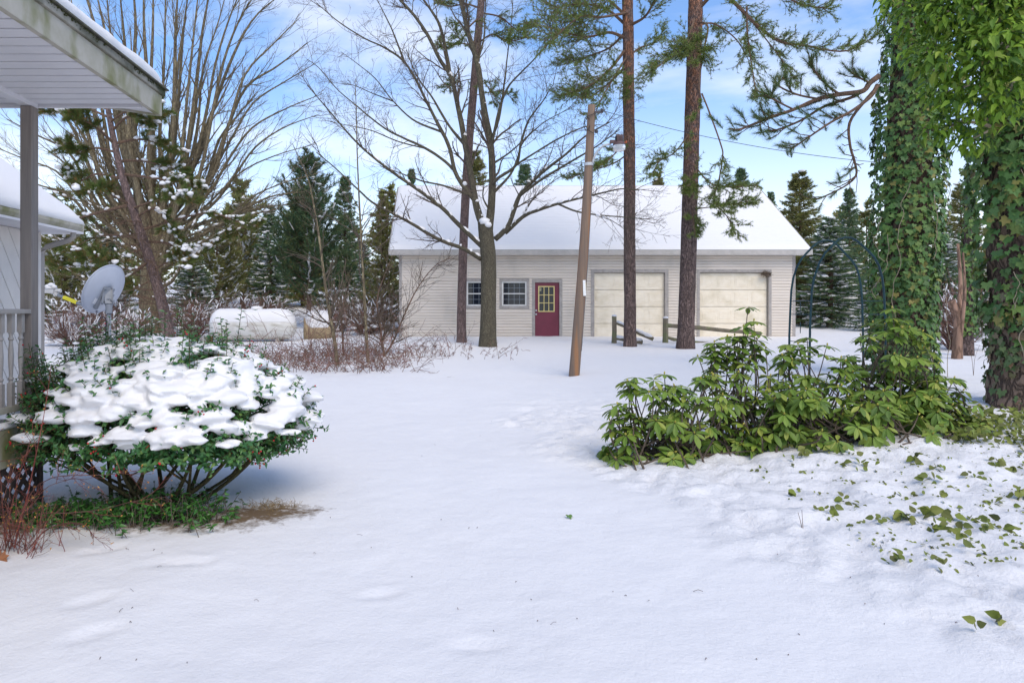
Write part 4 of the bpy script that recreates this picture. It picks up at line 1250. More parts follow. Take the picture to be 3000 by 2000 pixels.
# ------------------------------------------------------------------ spruces and pines of the background
def make_conifer(h, rb, seed, mat, style='spruce', snow=.5, dens=1.0, bare=.06, far=False):
    """returns trunk, crown and snow meshes for a tree of height h standing at the origin"""
    R_ = Rnd(seed); tw, cr, sn = MB(), MB(), MB()
    trunk(tw, [(0, 0, -.3), (R_.r.uniform(-.1, .1), 0, h * .5), (0, 0, h * .97)], h * .014 + .03, .012, 8, seed, .04)
    nW = int(h * (4.6 if style == 'spruce' else 3.0) * dens)
    C, Dd = [], []
    for i in range(nW):
        t = (i + R_.r.random() * .6) / nW
        z = h * (bare + (1 - bare) * t * .985)
        env = (1 - t) ** (.85 if style == 'spruce' else .65) * (1 if t > .1 else .75 + 2.5 * t)
        nb = R_.r.randint(5, 7) if style == 'spruce' else R_.r.randint(4, 6)
        a0 = R_.r.random() * 6.28
        for b in range(nb):
            a = a0 + b * 6.283 / nb + R_.r.uniform(-.35, .35)
            L = rb * env * R_.r.uniform(.55, 1.15) + .12
            zj = R_.r.uniform(-.5, .5) * h / nW * 1.3
            rise = (.35 - .75 * (1 - t)) if style == 'spruce' else (.55 - .35 * (1 - t))
            m = max(3, int(L / .22)); p = np.array([0, 0, z + zj]); d = np.array([math.cos(a), math.sin(a), rise]); pts = [p]
            for s in range(m):
                d = norm(d + [0, 0, .06 if style == 'spruce' else .10] + R_.n.normal(0, .07, 3)); p = p + d * L / m; pts.append(p)
                nside = 3 if style == 'spruce' else 3
                fr = (s + 1) / m
                if fr > .15:
                    for q in range(nside):
                        sd = norm(cross(d, [0, 0, 1.])) * R_.r.choice((-1, 1))
                        dd = norm(d * R_.r.uniform(.4, 1.1) + sd * R_.r.uniform(.3, 1.1) + [0, 0, R_.r.uniform(-.35, .12) if style == 'spruce' else R_.r.uniform(-.1, .5)])
                        ll = min(.5, .12 + .34 * L * (1.1 - fr * .6)) * R_.r.uniform(.5, 1)
                        for f in (.3, .65, 1.0):
                            C.append(p + dd * ll * f); Dd.append(dd)
            tw.tube(pts, np.linspace(.006 + L * .012, .005, m + 1), 3, cap=False)
            if R_.r.random() < snow and m >= 3:
                a_ = R_.r.randint(1, m - 2); seg_ = np.array(pts[a_:]); seg_[:, 2] += .035
                if len(seg_) >= 2:
                    w_ = R_.n.uniform(.5, 1, len(seg_)) * R_.r.uniform(.035, .085) * (1.35 if snow > .7 else 1); w_[-1] *= .5; sn.tube(seg_ + R_.n.normal(0, .02, seg_.shape), w_, 4, cap=False)
                for s in range(2, m + 1):
                    if R_.r.random() < (.45 if snow > .7 else .2):
                        q = pts[s]; w_ = R_.r.uniform(.05, .15)
                        blob(sn, q + [R_.r.uniform(-.1, .1), R_.r.uniform(-.1, .1), .03], (w_ * 1.3, w_ * 1.3, w_ * .45), ICO1, .5, R_.r.randint(0, 999))
    C.append(np.array([0, 0, h * .97])); Dd.append(np.array([0, 0, 1.]))
    if far:
        tufts(cr, C, Dd, 2, .38, .13, .55, R_, back=.12)
    elif style == 'spruce':
        tufts(cr, C, Dd, 7, .18, .032, .55, R_, back=.1)
    else:
        tufts(cr, C, Dd, 8, .22, .026, .6, R_, back=.08)
    return tw, cr, sn

def conifer_set(name, args, mat):
    tw, cr, sn = make_conifer(*args[0], mat, **args[1])
    return (tw.mesh('trunk', M['bark_limb']), cr.mesh('crown', mat), sn.mesh('snow', M['snow'], True) if sn.n else None)

CON = {
    'spruce_a': conifer_set('a', ((8.0, 2.0, 101), dict(snow=.35)), M['spruce']),
    'spruce_b': conifer_set('b', ((7.0, 1.6, 102), dict(snow=.9)), M['spruce']),
    'spruce_c': conifer_set('c', ((7.5, 2.1, 103), dict(snow=.25)), M['spruce_olive']),
    'pine_a': conifer_set('p', ((8.0, 2.7, 104), dict(style='pine', snow=.45, bare=.18, dens=1.15)), M['needle_dark']),
    'pine_b': conifer_set('q', ((7.0, 2.4, 105), dict(style='pine', snow=.9, bare=.1, dens=1.15)), M['spruce_olive']),
}
CON_H = {'spruce_a': 8.0, 'spruce_b': 7.0, 'spruce_c': 7.5, 'pine_a': 8.0, 'pine_b': 7.0}
def place_conifer(kind, x, top, Y, label, group, base_name, wide=1.0, rot=0.0):
    """a tree whose tip the photo shows at (x, top) of the 2352 px view, standing Y m away"""
    p = D(x, top, Y); gz = g1(p[0], Y); h = p[2] - gz
    s = h / CON_H[kind]
    o = thing(base_name, label, 'tree', (p[0], Y, gz), group)
    o.rotation_euler = (0, 0, rot); o.scale = (s * wide, s * wide, s)
    WORLD[o.name] = Matrix.Identity(4)      # children live in the tree's own space
    for nm, me in zip(('trunk', 'crown', 'snow'), CON[kind]):
        if me is not None:
            ch = link(nm, me, o)
            if nm == 'snow': ch['kind'] = 'stuff'
    return o
GRP = 'conifers behind the yard'
for a in [
    ('pine_a', 708, 352, 33, 'tall bluish green pine standing alone between the propane tank and the garage', 'pine_tree', .95, .3),
    ('spruce_a', 792, 402, 36, 'slim spruce with a thin spire just right of the lone bluish pine', 'spruce_tree', .8, 1.0),
    ('spruce_c', 878, 445, 27.2, 'dark narrow spruce close to the left end of the garage', 'spruce_tree', .62, 2.0),
    ('spruce_b', 838, 560, 30, 'low snow laden spruce between the tan tank and the garage corner', 'spruce_tree', .9, 2.4),
    ('spruce_b', 620, 470, 40, 'snowy spruce behind the left end of the propane tank', 'spruce_tree', 1.0, 3.0),
    ('pine_b', 560, 455, 43, 'olive pine with patches of snow left of the lone bluish pine', 'pine_tree', 1.1, .9),
    ('spruce_c', 1090, 345, 36, 'spruce tip above the garage ridge behind the bare yard tree', 'spruce_tree', .9, .2),
    ('spruce_a', 1205, 374, 38, 'spruce tip above the garage ridge between bare tree and utility pole', 'spruce_tree', .8, 1.4),
    ('spruce_a', 945, 385, 40, 'thin spruce tip over the left end of the garage ridge', 'spruce_tree', .55, .7),
    ('spruce_c', 1512, 392, 39, 'small spruce tip above the ridge between the two tall pines', 'spruce_tree', .6, 2.2),
    ('spruce_a', 1702, 384, 37, 'dense spruce tip above the right end of the garage ridge', 'spruce_tree', .8, 2.9),
    ('spruce_c', 1836, 392, 31, 'large olive green spruce just right of the garage', 'spruce_tree', 1.02, .5),
    ('spruce_a', 1770, 438, 36, 'small spruce peeking over the right slope of the garage roof', 'spruce_tree', .6, 1.7),
    ('spruce_b', 1905, 500, 28.5, 'wide snow laden spruce seen through the garden arbor', 'spruce_tree', 1.5, 2.6),
    ('spruce_a', 1950, 430, 37, 'tall thin spruce behind the garden arbor near the ivy tree', 'spruce_tree', .75, 3.3),
    ('spruce_b', 2010, 590, 26, 'low snowy spruce at the foot of the left ivy tree', 'spruce_tree', 1.3, 4.1),
    ('spruce_b', 2170, 520, 30, 'snowy spruce in the gap between the two ivy covered trees', 'spruce_tree', 1.2, 5.0),
    ('spruce_c', 2205, 420, 38, 'taller olive spruce in the gap between the two ivy covered trees', 'spruce_tree', .9, 5.5),
    ('spruce_b', 250, 520, 36, 'snow flecked spruce behind the leaning pine near the house', 'spruce_tree', 1.3, 1.1),
    ('pine_b', 150, 480, 33, 'olive snowy pine left of the leaning pine beyond the satellite dish', 'pine_tree', 1.2, 2.3),
    ('spruce_b', 440, 560, 34, 'snow laden spruce right of the many stemmed tree trunk', 'spruce_tree', 1.4, 3.9),
    ('pine_b', 500, 500, 38, 'bushy olive pine behind the fan of bare stems', 'pine_tree', 1.2, 4.4),
    ('spruce_a', 60, 420, 34, 'dark spruce partly hidden by the porch post', 'spruce_tree', 1.2, 5.2)]:
    place_conifer(a[0], a[1], a[2], a[3], a[4], GRP, a[5], a[6], a[7])

# the wood beyond reads as one mass
R_ = Rnd(55); fw, fc, fs = MB(), MB(), MB()
srcs = [make_conifer(7.5, 2.2, 200 + i, None, style=('spruce', 'pine')[i % 2], snow=.4, dens=.42, far=True) for i in range(4)]
def stack(mb): 
    return np.vstack(mb.v), (np.vstack(mb.q) if mb.q else None), (np.vstack(mb.t) if mb.t else None), np.concatenate(mb.a)
srcs = [[stack(m) for m in s] for s in srcs]
for i in range(80):
    Y = R_.r.uniform(42, 85); x = R_.r.uniform(-1.05, 1.2) * Y * .85
    if i >= 62: Y = R_.r.uniform(26, 60); x = R_.r.uniform(24, 60)
    if -3.0 < x * 40 / Y < 12 and Y < 50: continue
    s = R_.r.uniform(.8, 1.3) * (1.0 if x < 0 else .9); a = R_.r.random() * 6.28; ca, sa = math.cos(a), math.sin(a)
    src = srcs[R_.r.randint(0, 3)]; off = np.array([x, Y, g1(x, Y)])
    for dst, (v, q, t, at) in zip((fw, fc, fs), src):
        vv = v * s; vv = np.stack([vv[:, 0] * ca - vv[:, 1] * sa, vv[:, 0] * sa + vv[:, 1] * ca, vv[:, 2]], -1) + off
        dst.add(vv, q, t, at)
far = thing('far_woods', 'distant mixed conifer wood on the rising snow beyond the yard', 'woods', (0, 60, 3)); far['kind'] = 'stuff'
fw.build('trunks', M['bark_limb'], far, kind='stuff'); fc.build('crowns', M['spruce_olive'], far, kind='stuff'); fs.build('snow', M['snow'], far, smooth=True, kind='stuff')
# ------------------------------------------------------------------ many stemmed bare tree at the left
def wiggle(pts, amp, R_):
    pts = np.asarray(pts, float).copy(); pts[1:-1] += R_.n.normal(0, amp, pts[1:-1].shape); return pts
FYt = 26.0
R_ = Rnd(301)
base = D(347, 768, FYt); base[2] = g1(base[0], FYt) - .2
bt = thing('bare_tree', 'huge many stemmed bare tree whose branches fan out beside the house', 'tree', base)
mb = MB()
c, rad = trunk(mb, [base, D(346, 720, FYt), D(345, 650, FYt), D(350, 590, FYt), D(356, 540, FYt)], .42, .34, 18, 11, .09, .25)
mb.build('trunk', M['bark_olive'], bt, smooth=True)
tw = MB(); st = MB(); ms = MB()
cfgF = dict(seg=[7, 5, 4], wander=.09, up=.05, rmin=.0035, levels=2, kids=[6, 2.6], ref=[2.0, .9], ang=(22, 50))
ends = [(150, -60), (185, -70), (215, -40), (240, -80), (272, -50), (300, -80), (330, -60), (352, -90), (380, -70), (412, -60), (440, -60), (462, -70), (492, -60), (528, -50), (566, -50), (612, -50), (655, -20), (690, 40), (712, 95), (735, 140), (742, 215), (735, 262), (728, 330), (742, 395), (700, 440), (660, 470),
        (100, -40), (60, 60), (40, 180), (10, 270), (-30, 330), (30, 400), (120, 220), (180, 160), (90, 330), (480, 120), (540, 160), (600, 200), (420, 60), (300, 60)]
for k, (xe, ye) in enumerate(ends):
    dy = R_.r.uniform(-2.2, 2.2)
    y0 = R_.r.uniform(530, 630); x0 = 351 + R_.r.uniform(-14, 16) + np.clip((xe - 350) * .03, -10, 12)
    if ye > 150: y0 = R_.r.uniform(540, 640)
    h = y0 - ye; dx = xe - x0
    out = min(1, abs(dx) / 330.)
    c1 = (x0 + dx * (.52 - .18 * out), y0 - h * (.22 + .14 * out)); c2 = (x0 + dx * (.80 - .22 * out), y0 - h * (.58 + .18 * out))
    Y = lambda t: FYt + dy * t + .3 * R_.r.uniform(-1, 1)
    pts = [D(x0, y0, FYt + dy * .02), D(*c1, Y(.35)), D(*c2, Y(.7)), D(xe, ye, Y(1))]
    pts = wiggle(curve(pts, 7), .05, R_)
    r0 = R_.r.uniform(.08, .17) * (1.1 - .5 * out)
    cc = curve(pts, 22); rr = r0 * (1 - np.linspace(0, 1, 22)) ** .75 + .009
    st.tube(cc, rr, 7, cap=False, tint=R_.r.random())
    for j in range(3): grow(tw, cc[-2 - 2 * j], norm(cc[-1] - cc[-3] + R_.n.normal(0, .12, 3)), R_.r.uniform(.9, 1.8), .012, 0, cfgF, R_)
    # forks and side twigs all along
    for j in range(R_.r.randint(7, 10)):
        t = R_.r.uniform(.22, .97); i = int(t * 20); d = norm(cc[i + 1] - cc[i])
        dd = norm(d + R_.n.normal(0, .38, 3) + [.35 * np.sign(dx) * out, 0, .1])
        grow(tw, cc[i], dd, R_.r.uniform(1.0, 2.6) * (1.15 - .5 * t), max(rr[i] * .45, .01), 0, cfgF, R_)
# low snowy limbs near the trunk
for (pl_, r0) in (([(345, 690), (320, 685), (295, 668), (280, 640)], .09), ([(352, 640), (330, 615), (300, 612), (262, 570)], .07), ([(362, 660), (395, 640), (425, 600), (440, 560)], .09), ([(360, 620), (400, 610), (440, 570), (500, 545), (560, 520)], .07), ([(360, 590), (390, 575), (430, 540), (470, 470)], .06), ([(345, 600), (310, 570), (260, 560), (200, 520)], .06), ([(350, 575), (410, 545), (470, 530), (560, 500), (640, 480)], .06), ([(345, 660), (270, 660), (200, 640), (120, 600)], .05), ([(350, 560), (300, 500), (220, 470), (120, 440)], .05), ([(350, 570), (290, 540), (200, 560), (110, 540)], .05)):
    pts = [D(a, b, FYt - .25 * i) for i, (a, b) in enumerate(pl_)]
    cc = curve(wiggle(pts, .05, R_), 16); rr = np.linspace(r0, .02, 16); st.tube(cc, rr, 6, cap=False)
    snow_on(ms, cc, rr, R_, .75, .035)
    for j in range(9):
        i = R_.r.randint(3, 14); grow(tw, cc[i], norm(cc[i + 1] - cc[i] + R_.n.normal(0, .2, 3)), R_.r.uniform(.7, 1.8), .02, 0, cfgF, R_)
st.build('stems', M['bark_olive'], bt, smooth=True, kind='stuff'); tw.build('twigs', M['bark_olive'], bt, kind='stuff'); ms.build('snow', M['snow'], bt, smooth=True, kind='stuff')

# ------------------------------------------------------------------ bare yard tree in the middle
CY = 20.0
def Z4(zx, zy, Y): return P(900 + zx * .44643, zy * .44643, Y)
R_ = Rnd(302)
base = P(1429, 1016, CY); base[2] = g1(base[0], CY) - .2
ct = thing('bare_tree', 'bare grey yard tree with spreading limbs in front of the garage windows', 'tree', base)
mb = MB()
trunk(mb, [base, P(1430, 960, CY), P(1431, 860, CY), P(1431, 760, CY), P(1424, 690, CY), P(1420, 650, CY)], .235, .215, 18, 21, .06, .25)
mb.build('trunk', M['bark_grey'], ct, smooth=True)
LB = [
 ([(1165, 1500), (1120, 1390), (1085, 1210), (1050, 1020), (1010, 800), (985, 680), (945, 510), (870, 390), (790, 230), (700, 100), (610, 0), (560, -90)], .125, .03, .8),
 ([(940, 505), (910, 330), (870, 170), (820, 80), (750, -20), (700, -120)], .06, .025, 1.2),
 ([(1190, 1510), (1205, 1380), (1215, 1200), (1205, 960), (1150, 650), (1120, 430), (1060, 230), (1030, 100), (1000, -30), (985, -160)], .135, .05, -.4),
 ([(1120, 430), (1160, 250), (1165, 120), (1175, -40)], .035, .015, .7),
 ([(1207, 960), (1225, 880), (1265, 700), (1320, 570), (1400, 480), (1480, 400), (1560, 310), (1620, 230)], .05, .012, -1.4),
 ([(1225, 900), (1262, 760), (1300, 500), (1310, 400), (1340, 150), (1350, 0)], .04, .01, 1.0),
 ([(1212, 1220), (1245, 1175), (1370, 1085), (1400, 950), (1440, 820), (1480, 750), (1550, 660), (1590, 590)], .055, .012, -1.8),
 ([(1370, 1085), (1500, 1000), (1650, 910), (1800, 840), (1900, 820)], .035, .01, -2.4),
 ([(1240, 1290), (1330, 1150), (1380, 1040), (1420, 930), (1560, 800), (1750, 700)], .05, .01, 1.6),
 ([(1235, 1100), (1330, 1000), (1440, 900), (1490, 840)], .035, .01, 2.0),
 ([(1235, 1570), (1320, 1480), (1390, 1290), (1470, 1200), (1570, 1110), (1700, 1010), (1830, 890), (1990, 800)], .085, .015, -1.5),
 ([(1400, 1280), (1550, 1170), (1750, 1050), (1900, 960), (2050, 850)], .05, .012, -2.5),
 ([(1300, 1530), (1420, 1420), (1500, 1385), (1620, 1345), (1790, 1300), (1920, 1270), (2060, 1240), (2180, 1250)], .065, .012, -1.6),
 ([(1630, 1345), (1760, 1385), (1900, 1410), (2080, 1425), (2250, 1440)], .032, .01, -1.9),
 ([(1900, 1408), (2000, 1450), (2090, 1510)], .015, .006, -1.9),
 ([(1420, 1420), (1480, 1310), (1600, 1200), (1760, 1110)], .03, .008, 1.0),
 ([(1150, 1620), (1010, 1490), (880, 1360), (720, 1240), (560, 1130), (420, 1020), (330, 940), (230, 830), (120, 700), (0, 560)], .075, .012, -1.2),
 ([(1140, 1700), (1020, 1630), (860, 1570), (690, 1470), (560, 1400), (430, 1330), (330, 1240), (180, 1100), (60, 1000)], .07, .012, -2.0),
 ([(1080, 1310), (980, 1150), (930, 960), (850, 800), (780, 660), (700, 500), (620, 390), (500, 310), (370, 250), (200, 140), (60, 20)], .075, .012, 1.6),
 ([(640, 410), (590, 280), (545, 170), (490, 60), (440, -40)], .035, .01, 1.9),
 ([(955, 1100), (880, 1040), (760, 965), (640, 910), (520, 850), (400, 760), (330, 700), (200, 590), (80, 450), (0, 390)], .05, .01, 2.2),
 ([(1030, 1290), (900, 1220), (760, 1190), (620, 1140), (480, 1090)], .04, .01, -.9),
 ([(1015, 990), (920, 810), (820, 640), (720, 500), (650, 330)], .05, .012, .9),
 ([(850, 905), (700, 790), (560, 660), (450, 520), (330, 420), (220, 340)], .035, .008, 2.3),
 ([(760, 1000), (600, 930), (430, 860), (300, 830), (150, 800)], .025, .007, -1.8),
 ([(560, 660), (420, 610), (300, 560), (140, 540)], .022, .006, 2.5),
 ([(1165, 1400), (1155, 1300), (1160, 1220)], .03, .015, -.6)]
st, tw, ms = MB(), MB(), MB()
cfgC = dict(seg=[7, 5, 4], wander=.11, up=.02, rmin=.003, levels=2, kids=[8, 4], ref=[1.6, .7], ang=(25, 60))
built = []
for pl_, r0, r1, dy in LB:
    n = len(pl_)
    Ys = CY
    if built and pl_[0][1] < 1480:          # fork from the nearest limb already there
        allp = np.vstack(built); qx = PX0 + F_PX * allp[:, 0] / allp[:, 1]; qy = PY0 - F_PX * (allp[:, 2] - EYE) / allp[:, 1]
        i0 = int(np.argmin((qx - 900 - pl_[0][0] * .44643) ** 2 + (qy - pl_[0][1] * .44643) ** 2)); Ys = allp[i0][1]
    pts = [Z4(a, b, Ys + dy * i / (n - 1)) for i, (a, b) in enumerate(pl_)]
    if Ys != CY: pts[0] = allp[i0]
    m = n * 4; cc = curve(pts, m); rr = r0 + (r1 - r0) * np.linspace(0, 1, m) ** .8
    st.tube(cc, rr, 8 if r0 > .05 else 6, cap=True, tint=R_.r.random(), jit=.05 * R_.n.normal(size=(m, 8 if r0 > .05 else 6)))
    built.append(cc)
    L = np.linalg.norm(np.diff(cc, axis=0), axis=1).sum()
    for j in range(int(L * 2.4) + 2):
        i = R_.r.randint(int(m * .22), m - 2); d = norm(cc[i + 1] - cc[i])
        ax = cross(d, R_.n.normal(size=3)); dd = rot_about(d, ax, R(R_.r.uniform(22, 60)))
        grow(tw, cc[i], dd, R_.r.uniform(.5, 1.5), max(rr[i] * .4, .006), 0, cfgC, R_)
    for j in range(2): grow(tw, cc[-2 - j], norm(cc[-1] - cc[-3] + R_.n.normal(0, .15, 3)), R_.r.uniform(.7, 1.4), max(.006, r1), 0, cfgC, R_)
    if pl_[0][1] > 1400: snow_on(ms, cc[:int(m * .6)], rr[:int(m * .6)], R_, .42, .028)
blob(ms, Z4(1165, 1452, CY - .12), (.17, .14, .12), ICO2, .25, 4); blob(ms, Z4(1190, 1475, CY - .18), (.10, .1, .08), ICO2, .25, 5); blob(ms, Z4(1035, 1205, CY - .1), (.08, .08, .06), ICO2, .25, 6)
st.build('limbs', M['bark_grey'], ct, smooth=True, kind='stuff'); tw.build('twigs', M['bark_twig'], ct, kind='stuff'); ms.build('snow', M['snow'], ct, smooth=True, kind='stuff')

# ------------------------------------------------------------------ pines
def pine(label, Yb, line, r0, r1, bark, limbs, mat, seed, name='pine_tree', k=8, nl=.09, nw=.010, twigs=14, tl=.6, rough=.07, spread=.85):
    R_ = Rnd(seed)
    b = D(*line[0], Yb); b[2] = g1(b[0], Yb) - .2
    t = thing(name, label, 'tree', b, 'tall pines in front of the garage')
    mb = MB(); trunk(mb, [b] + [D(x, y, Yb) for x, y in line[1:]], r0, r1, 20, seed, rough, .2, m=70); mb.build('trunk', bark, t, smooth=True)
    mw, mn = MB(), MB()
    for L in limbs:
        pts, lr, opt = L
        pp = [D(x, y, Yb + dy) for x, y, dy in pts]
        o = dict(twigs=twigs, tl=tl, k=k, nl=nl, nw=nw, spread=spread, fine=True); o.update(opt); o['tl'] *= 1.25; o['k'] = min(o['k'], 10); o['twigs'] = int(o['twigs'] * 1.3)
        limb(mw, mn, pp, lr, .012, R_, **o)
    mw.build('limbs', M['bark_limb'], t, kind='stuff'); mn.build('needles', mat, t, kind='stuff')
    return t
d_ = dict
pine('tall pine with green boughs standing between utility pole and left overhead door', 20.0, [(1447, 792), (1447, 700), (1446, 560), (1446, 400), (1444, 250), (1443, 100), (1441, 0), (1438, -90)], .175, .15, M['bark_pine'], [
    ([(1440, 90, 0), (1400, 75, -.3), (1350, 85, -.8), (1300, 75, -1.2), (1255, 60, -1.4)], .05, d_(twigs=34, tl=.9  , k=18)),
    ([(1440, 110, 0), (1400, 160, -.4), (1350, 200, -.8), (1300, 215, -1.0)], .045, d_(twigs=30, tl=.9  , k=18)),
    ([(1440, 60, 0), (1390, 20, .4), (1330, 10, .8), (1270, 20, 1.2)], .045, d_(twigs=34, tl=.9  , k=18)),
    ([(1440, 70, 0), (1400, 110, 1.0), (1350, 130, 1.6), (1290, 150, 2.0)], .04, d_(twigs=30, tl=.8  , k=18)),
    ([(1440, 150, 0), (1400, 190, .6), (1350, 225, 1.0), (1310, 215, 1.4)], .035, d_(twigs=24, tl=.7, k=13)),
    ([(1442, 40, 0), (1370, -20, -.4), (1300, -30, -.8)], .045, d_(twigs=30, tl=.9  , k=18)),
    ([(1440, 30, 0), (1380, 40, -1.6), (1330, 40, -2.2), (1250, 110, -2.5)], .045, d_(twigs=34, tl=.9  , k=18)),
    ([(1440, 130, 0), (1415, 170, -1.0), (1380, 230, -1.4), (1365, 270, -1.5)], .03, d_(twigs=16, tl=.5)),
    ([(1445, 60, 0), (1480, 40, -.5), (1500, 10, -.9), (1520, -20, -1.0)], .05, d_(twigs=14, tl=.5)),
    ([(1445, 130, 0), (1470, 110, .5), (1500, 100, .8), (1525, 70, .9)], .03, d_(twigs=14, tl=.5)),
    ([(1445, 320, 0), (1420, 345, -.5), (1395, 370, -.8), (1370, 385, -.9)], .025, d_(twigs=12, tl=.45)),
    ([(1446, 350, 0), (1410, 375, .5), (1350, 395, .9), (1300, 412, 1.0)], .025, d_(twigs=16, tl=.5)),
    ([(1440, 170, 0), (1452, 190, -.6), (1450, 215, -.8)], .02, d_(twigs=12, tl=.5)),
], M['needle'], 401)
pine('thickest tall pine with flaking orange upper bark, between the two overhead doors', 19.0, [(1574, 792), (1577, 720), (1581, 600), (1584, 480), (1588, 330), (1592, 200), (1596, 80), (1598, 0), (1600, -80)], .225, .185, M['bark_pine'], [
    ([(1600, 30, 0), (1570, 110, -.8), (1530, 140, -1.2), (1490, 170, -1.4)], .035, d_(twigs=24, tl=.6)),
    ([(1596, 70, 0), (1580, 100, -.9), (1555, 120, -1.2)], .03, d_(twigs=16, tl=.5)),
    ([(1596, 90, -.1), (1596, 110, -.7), (1600, 140, -1.0)], .03, d_(twigs=26, tl=.6  , k=18)),
    ([(1590, 400, -.1), (1592, 410, -.6), (1590, 440, -.7)], .018, d_(twigs=16, tl=.4)),
    ([(1588, 480, -.1), (1592, 500, -.5), (1597, 540, -.6)], .015, d_(twigs=12, tl=.35)),
    ([(1588, 300, 0), (1550, 350, -.6), (1515, 370, -.8), (1500, 400, -.9)], .022, d_(twigs=18, tl=.5)),
    ([(1588, 370, 0), (1630, 420, -.4), (1680, 430, -.6), (1740, 425, -.7)], .022, d_(twigs=18, tl=.5, hang=.1)),
    ([(1605, 20, 0), (1650, -20, -.6), (1690, 10, -1.0), (1735, 55, -1.3), (1790, 95, -1.6), (1850, 105, -1.9), (1940, 118, -2.2), (2010, 85, -2.4)], .06, d_(twigs=44, tl=.55, dens=5)),
    ([(1715, 15, -1.2), (1717, 80, -1.3), (1725, 140, -1.4), (1735, 200, -1.5), (1750, 215, -1.5)], .025, d_(twigs=22, tl=.5, hang=.3, start=.2, dens=4)),
    ([(1700, -10, -1.0), (1770, -20, -1.6), (1840, 10, -2.0), (1900, 20, -2.3)], .04, d_(twigs=20, tl=.6, dens=5)),
    ([(1735, 60, -1.3), (1790, 130, -1.5), (1830, 190, -1.6)], .02, d_(twigs=14, tl=.4, hang=.2, dens=4)),
    ([(1600, 50, 0), (1625, 60, -.7), (1618, 110, -.9), (1605, 190, -1.0), (1610, 235, -1.0), (1590, 270, -1.0), (1585, 310, -1.0)], .03, d_(twigs=6, tl=.3, start=.6)),
    ([(1612, 215, -1.0), (1630, 260, -1.1), (1655, 330, -1.2), (1660, 360, -1.2), (1650, 420, -1.2), (1640, 460, -1.2), (1672, 500, -1.2), (1690, 540, -1.2)], .022, d_(twigs=26, tl=.45, start=.4, hang=.15)),
    ([(1592, 480, -.1), (1640, 475, -.8), (1680, 470, -1.1), (1730, 460, -1.3)], .018, d_(twigs=20, tl=.45, hang=.1)),
    ([(1600, 60, 0), (1640, 55, .6), (1690, 90, 1.0), (1720, 140, 1.3)], .03, d_(twigs=20, tl=.5)),
], M['needle'], 402)
pine('slender pinkish pine trunk leaning right just behind the bare yard tree', 21.2, [(1060, 797), (1060, 720), (1063, 600), (1068, 480), (1075, 360), (1085, 240), (1095, 120), (1104, 20), (1112, -70)], .145, .11, M['bark_pine_red'], [
    ([(1102, 40, 0), (1080, 60, -.4), (1060, 90, -.6), (1040, 70, -.7)], .03, d_(twigs=16, tl=.5)),
    ([(1104, 20, 0), (1070, 10, .3), (1030, 15, .6), (1000, 0, .8)], .03, d_(twigs=16, tl=.5)),
    ([(1095, 110, 0), (1060, 100, .3), (1020, 110, .5), (1010, 90, .5)], .022, d_(twigs=14, tl=.4)),
    ([(1098, 100, 0), (1130, 80, -.5), (1170, 95, -.8), (1215, 85, -1.0)], .028, d_(twigs=22, tl=.5)),
    ([(1104, 30, 0), (1150, 40, .4), (1190, 70, .6), (1230, 60, .8)], .028, d_(twigs=20, tl=.5)),
    ([(1090, 170, 0), (1120, 200, -.4), (1135, 240, -.5)], .02, d_(twigs=10, tl=.4)),
    ([(1090, 180, 0), (1050, 190, .4), (1025, 205, .5)], .02, d_(twigs=10, tl=.4)),
    ([(1086, 220, 0), (1150, 210, .4), (1180, 230, .6)], .015, d_(twigs=9, tl=.35)),
], M['needle'], 403, tl=.5)

# leaning snowy pine near the house
R_ = Rnd(404); LY = 18.0
b = D(394, 815, LY); b[2] = g1(b[0], LY) - .2
lp = thing('leaning_pine', 'crooked leaning pine with snow clumps on its boughs behind the satellite dish', 'tree', b)
mb = MB(); trunk(mb, [b, D(388, 770, LY), D(368, 680, LY), D(340, 585, LY), D(312, 500, LY), D(288, 430, LY), D(270, 360, LY), D(255, 290, LY), D(245, 230, LY)], .165, .06, 18, 31, .08, .15); mb.build('trunk', M['bark_pine_red'], lp, smooth=True)
mw, mn, ms = MB(), MB(), MB(); smp = []
LL = [([(262, 330), (230, 300), (200, 280), (160, 265)], .04), ([(258, 300), (290, 270), (330, 270), (350, 295)], .04), ([(262, 330), (320, 320), (370, 330), (405, 350)], .04), ([(272, 370), (330, 370), (390, 385), (430, 395)], .04), ([(280, 400), (360, 410), (420, 420), (470, 440)], .04), ([(268, 350), (220, 340), (180, 350), (140, 330)], .035), ([(280, 410), (220, 400), (170, 420), (140, 390)], .035),
      ([(300, 470), (220, 490), (150, 510), (90, 530)], .045), ([(310, 500), (360, 480), (400, 540), (430, 570)], .035), ([(330, 555), (390, 560), (450, 590), (500, 555), (560, 520)], .04), ([(322, 530), (420, 500), (490, 490), (560, 515), (585, 520)], .035), ([(335, 570), (270, 590), (220, 600), (170, 590)], .035), ([(345, 600), (300, 620), (250, 600), (215, 580)], .03), ([(350, 620), (390, 600), (420, 590), (440, 600)], .028), ([(300, 470), (260, 450), (230, 430), (200, 445)], .03), ([(345, 600), (280, 640), (210, 620), (130, 610)], .03),
      ([(250, 270), (200, 250), (150, 250), (100, 260)], .035), ([(252, 280), (300, 250), (340, 240), (370, 270)], .03), ([(330, 550), (250, 540), (180, 560), (120, 590)], .03), ([(355, 640), (310, 660), (280, 650)], .02), ([(300, 480), (360, 460), (410, 455), (450, 470)], .03)]
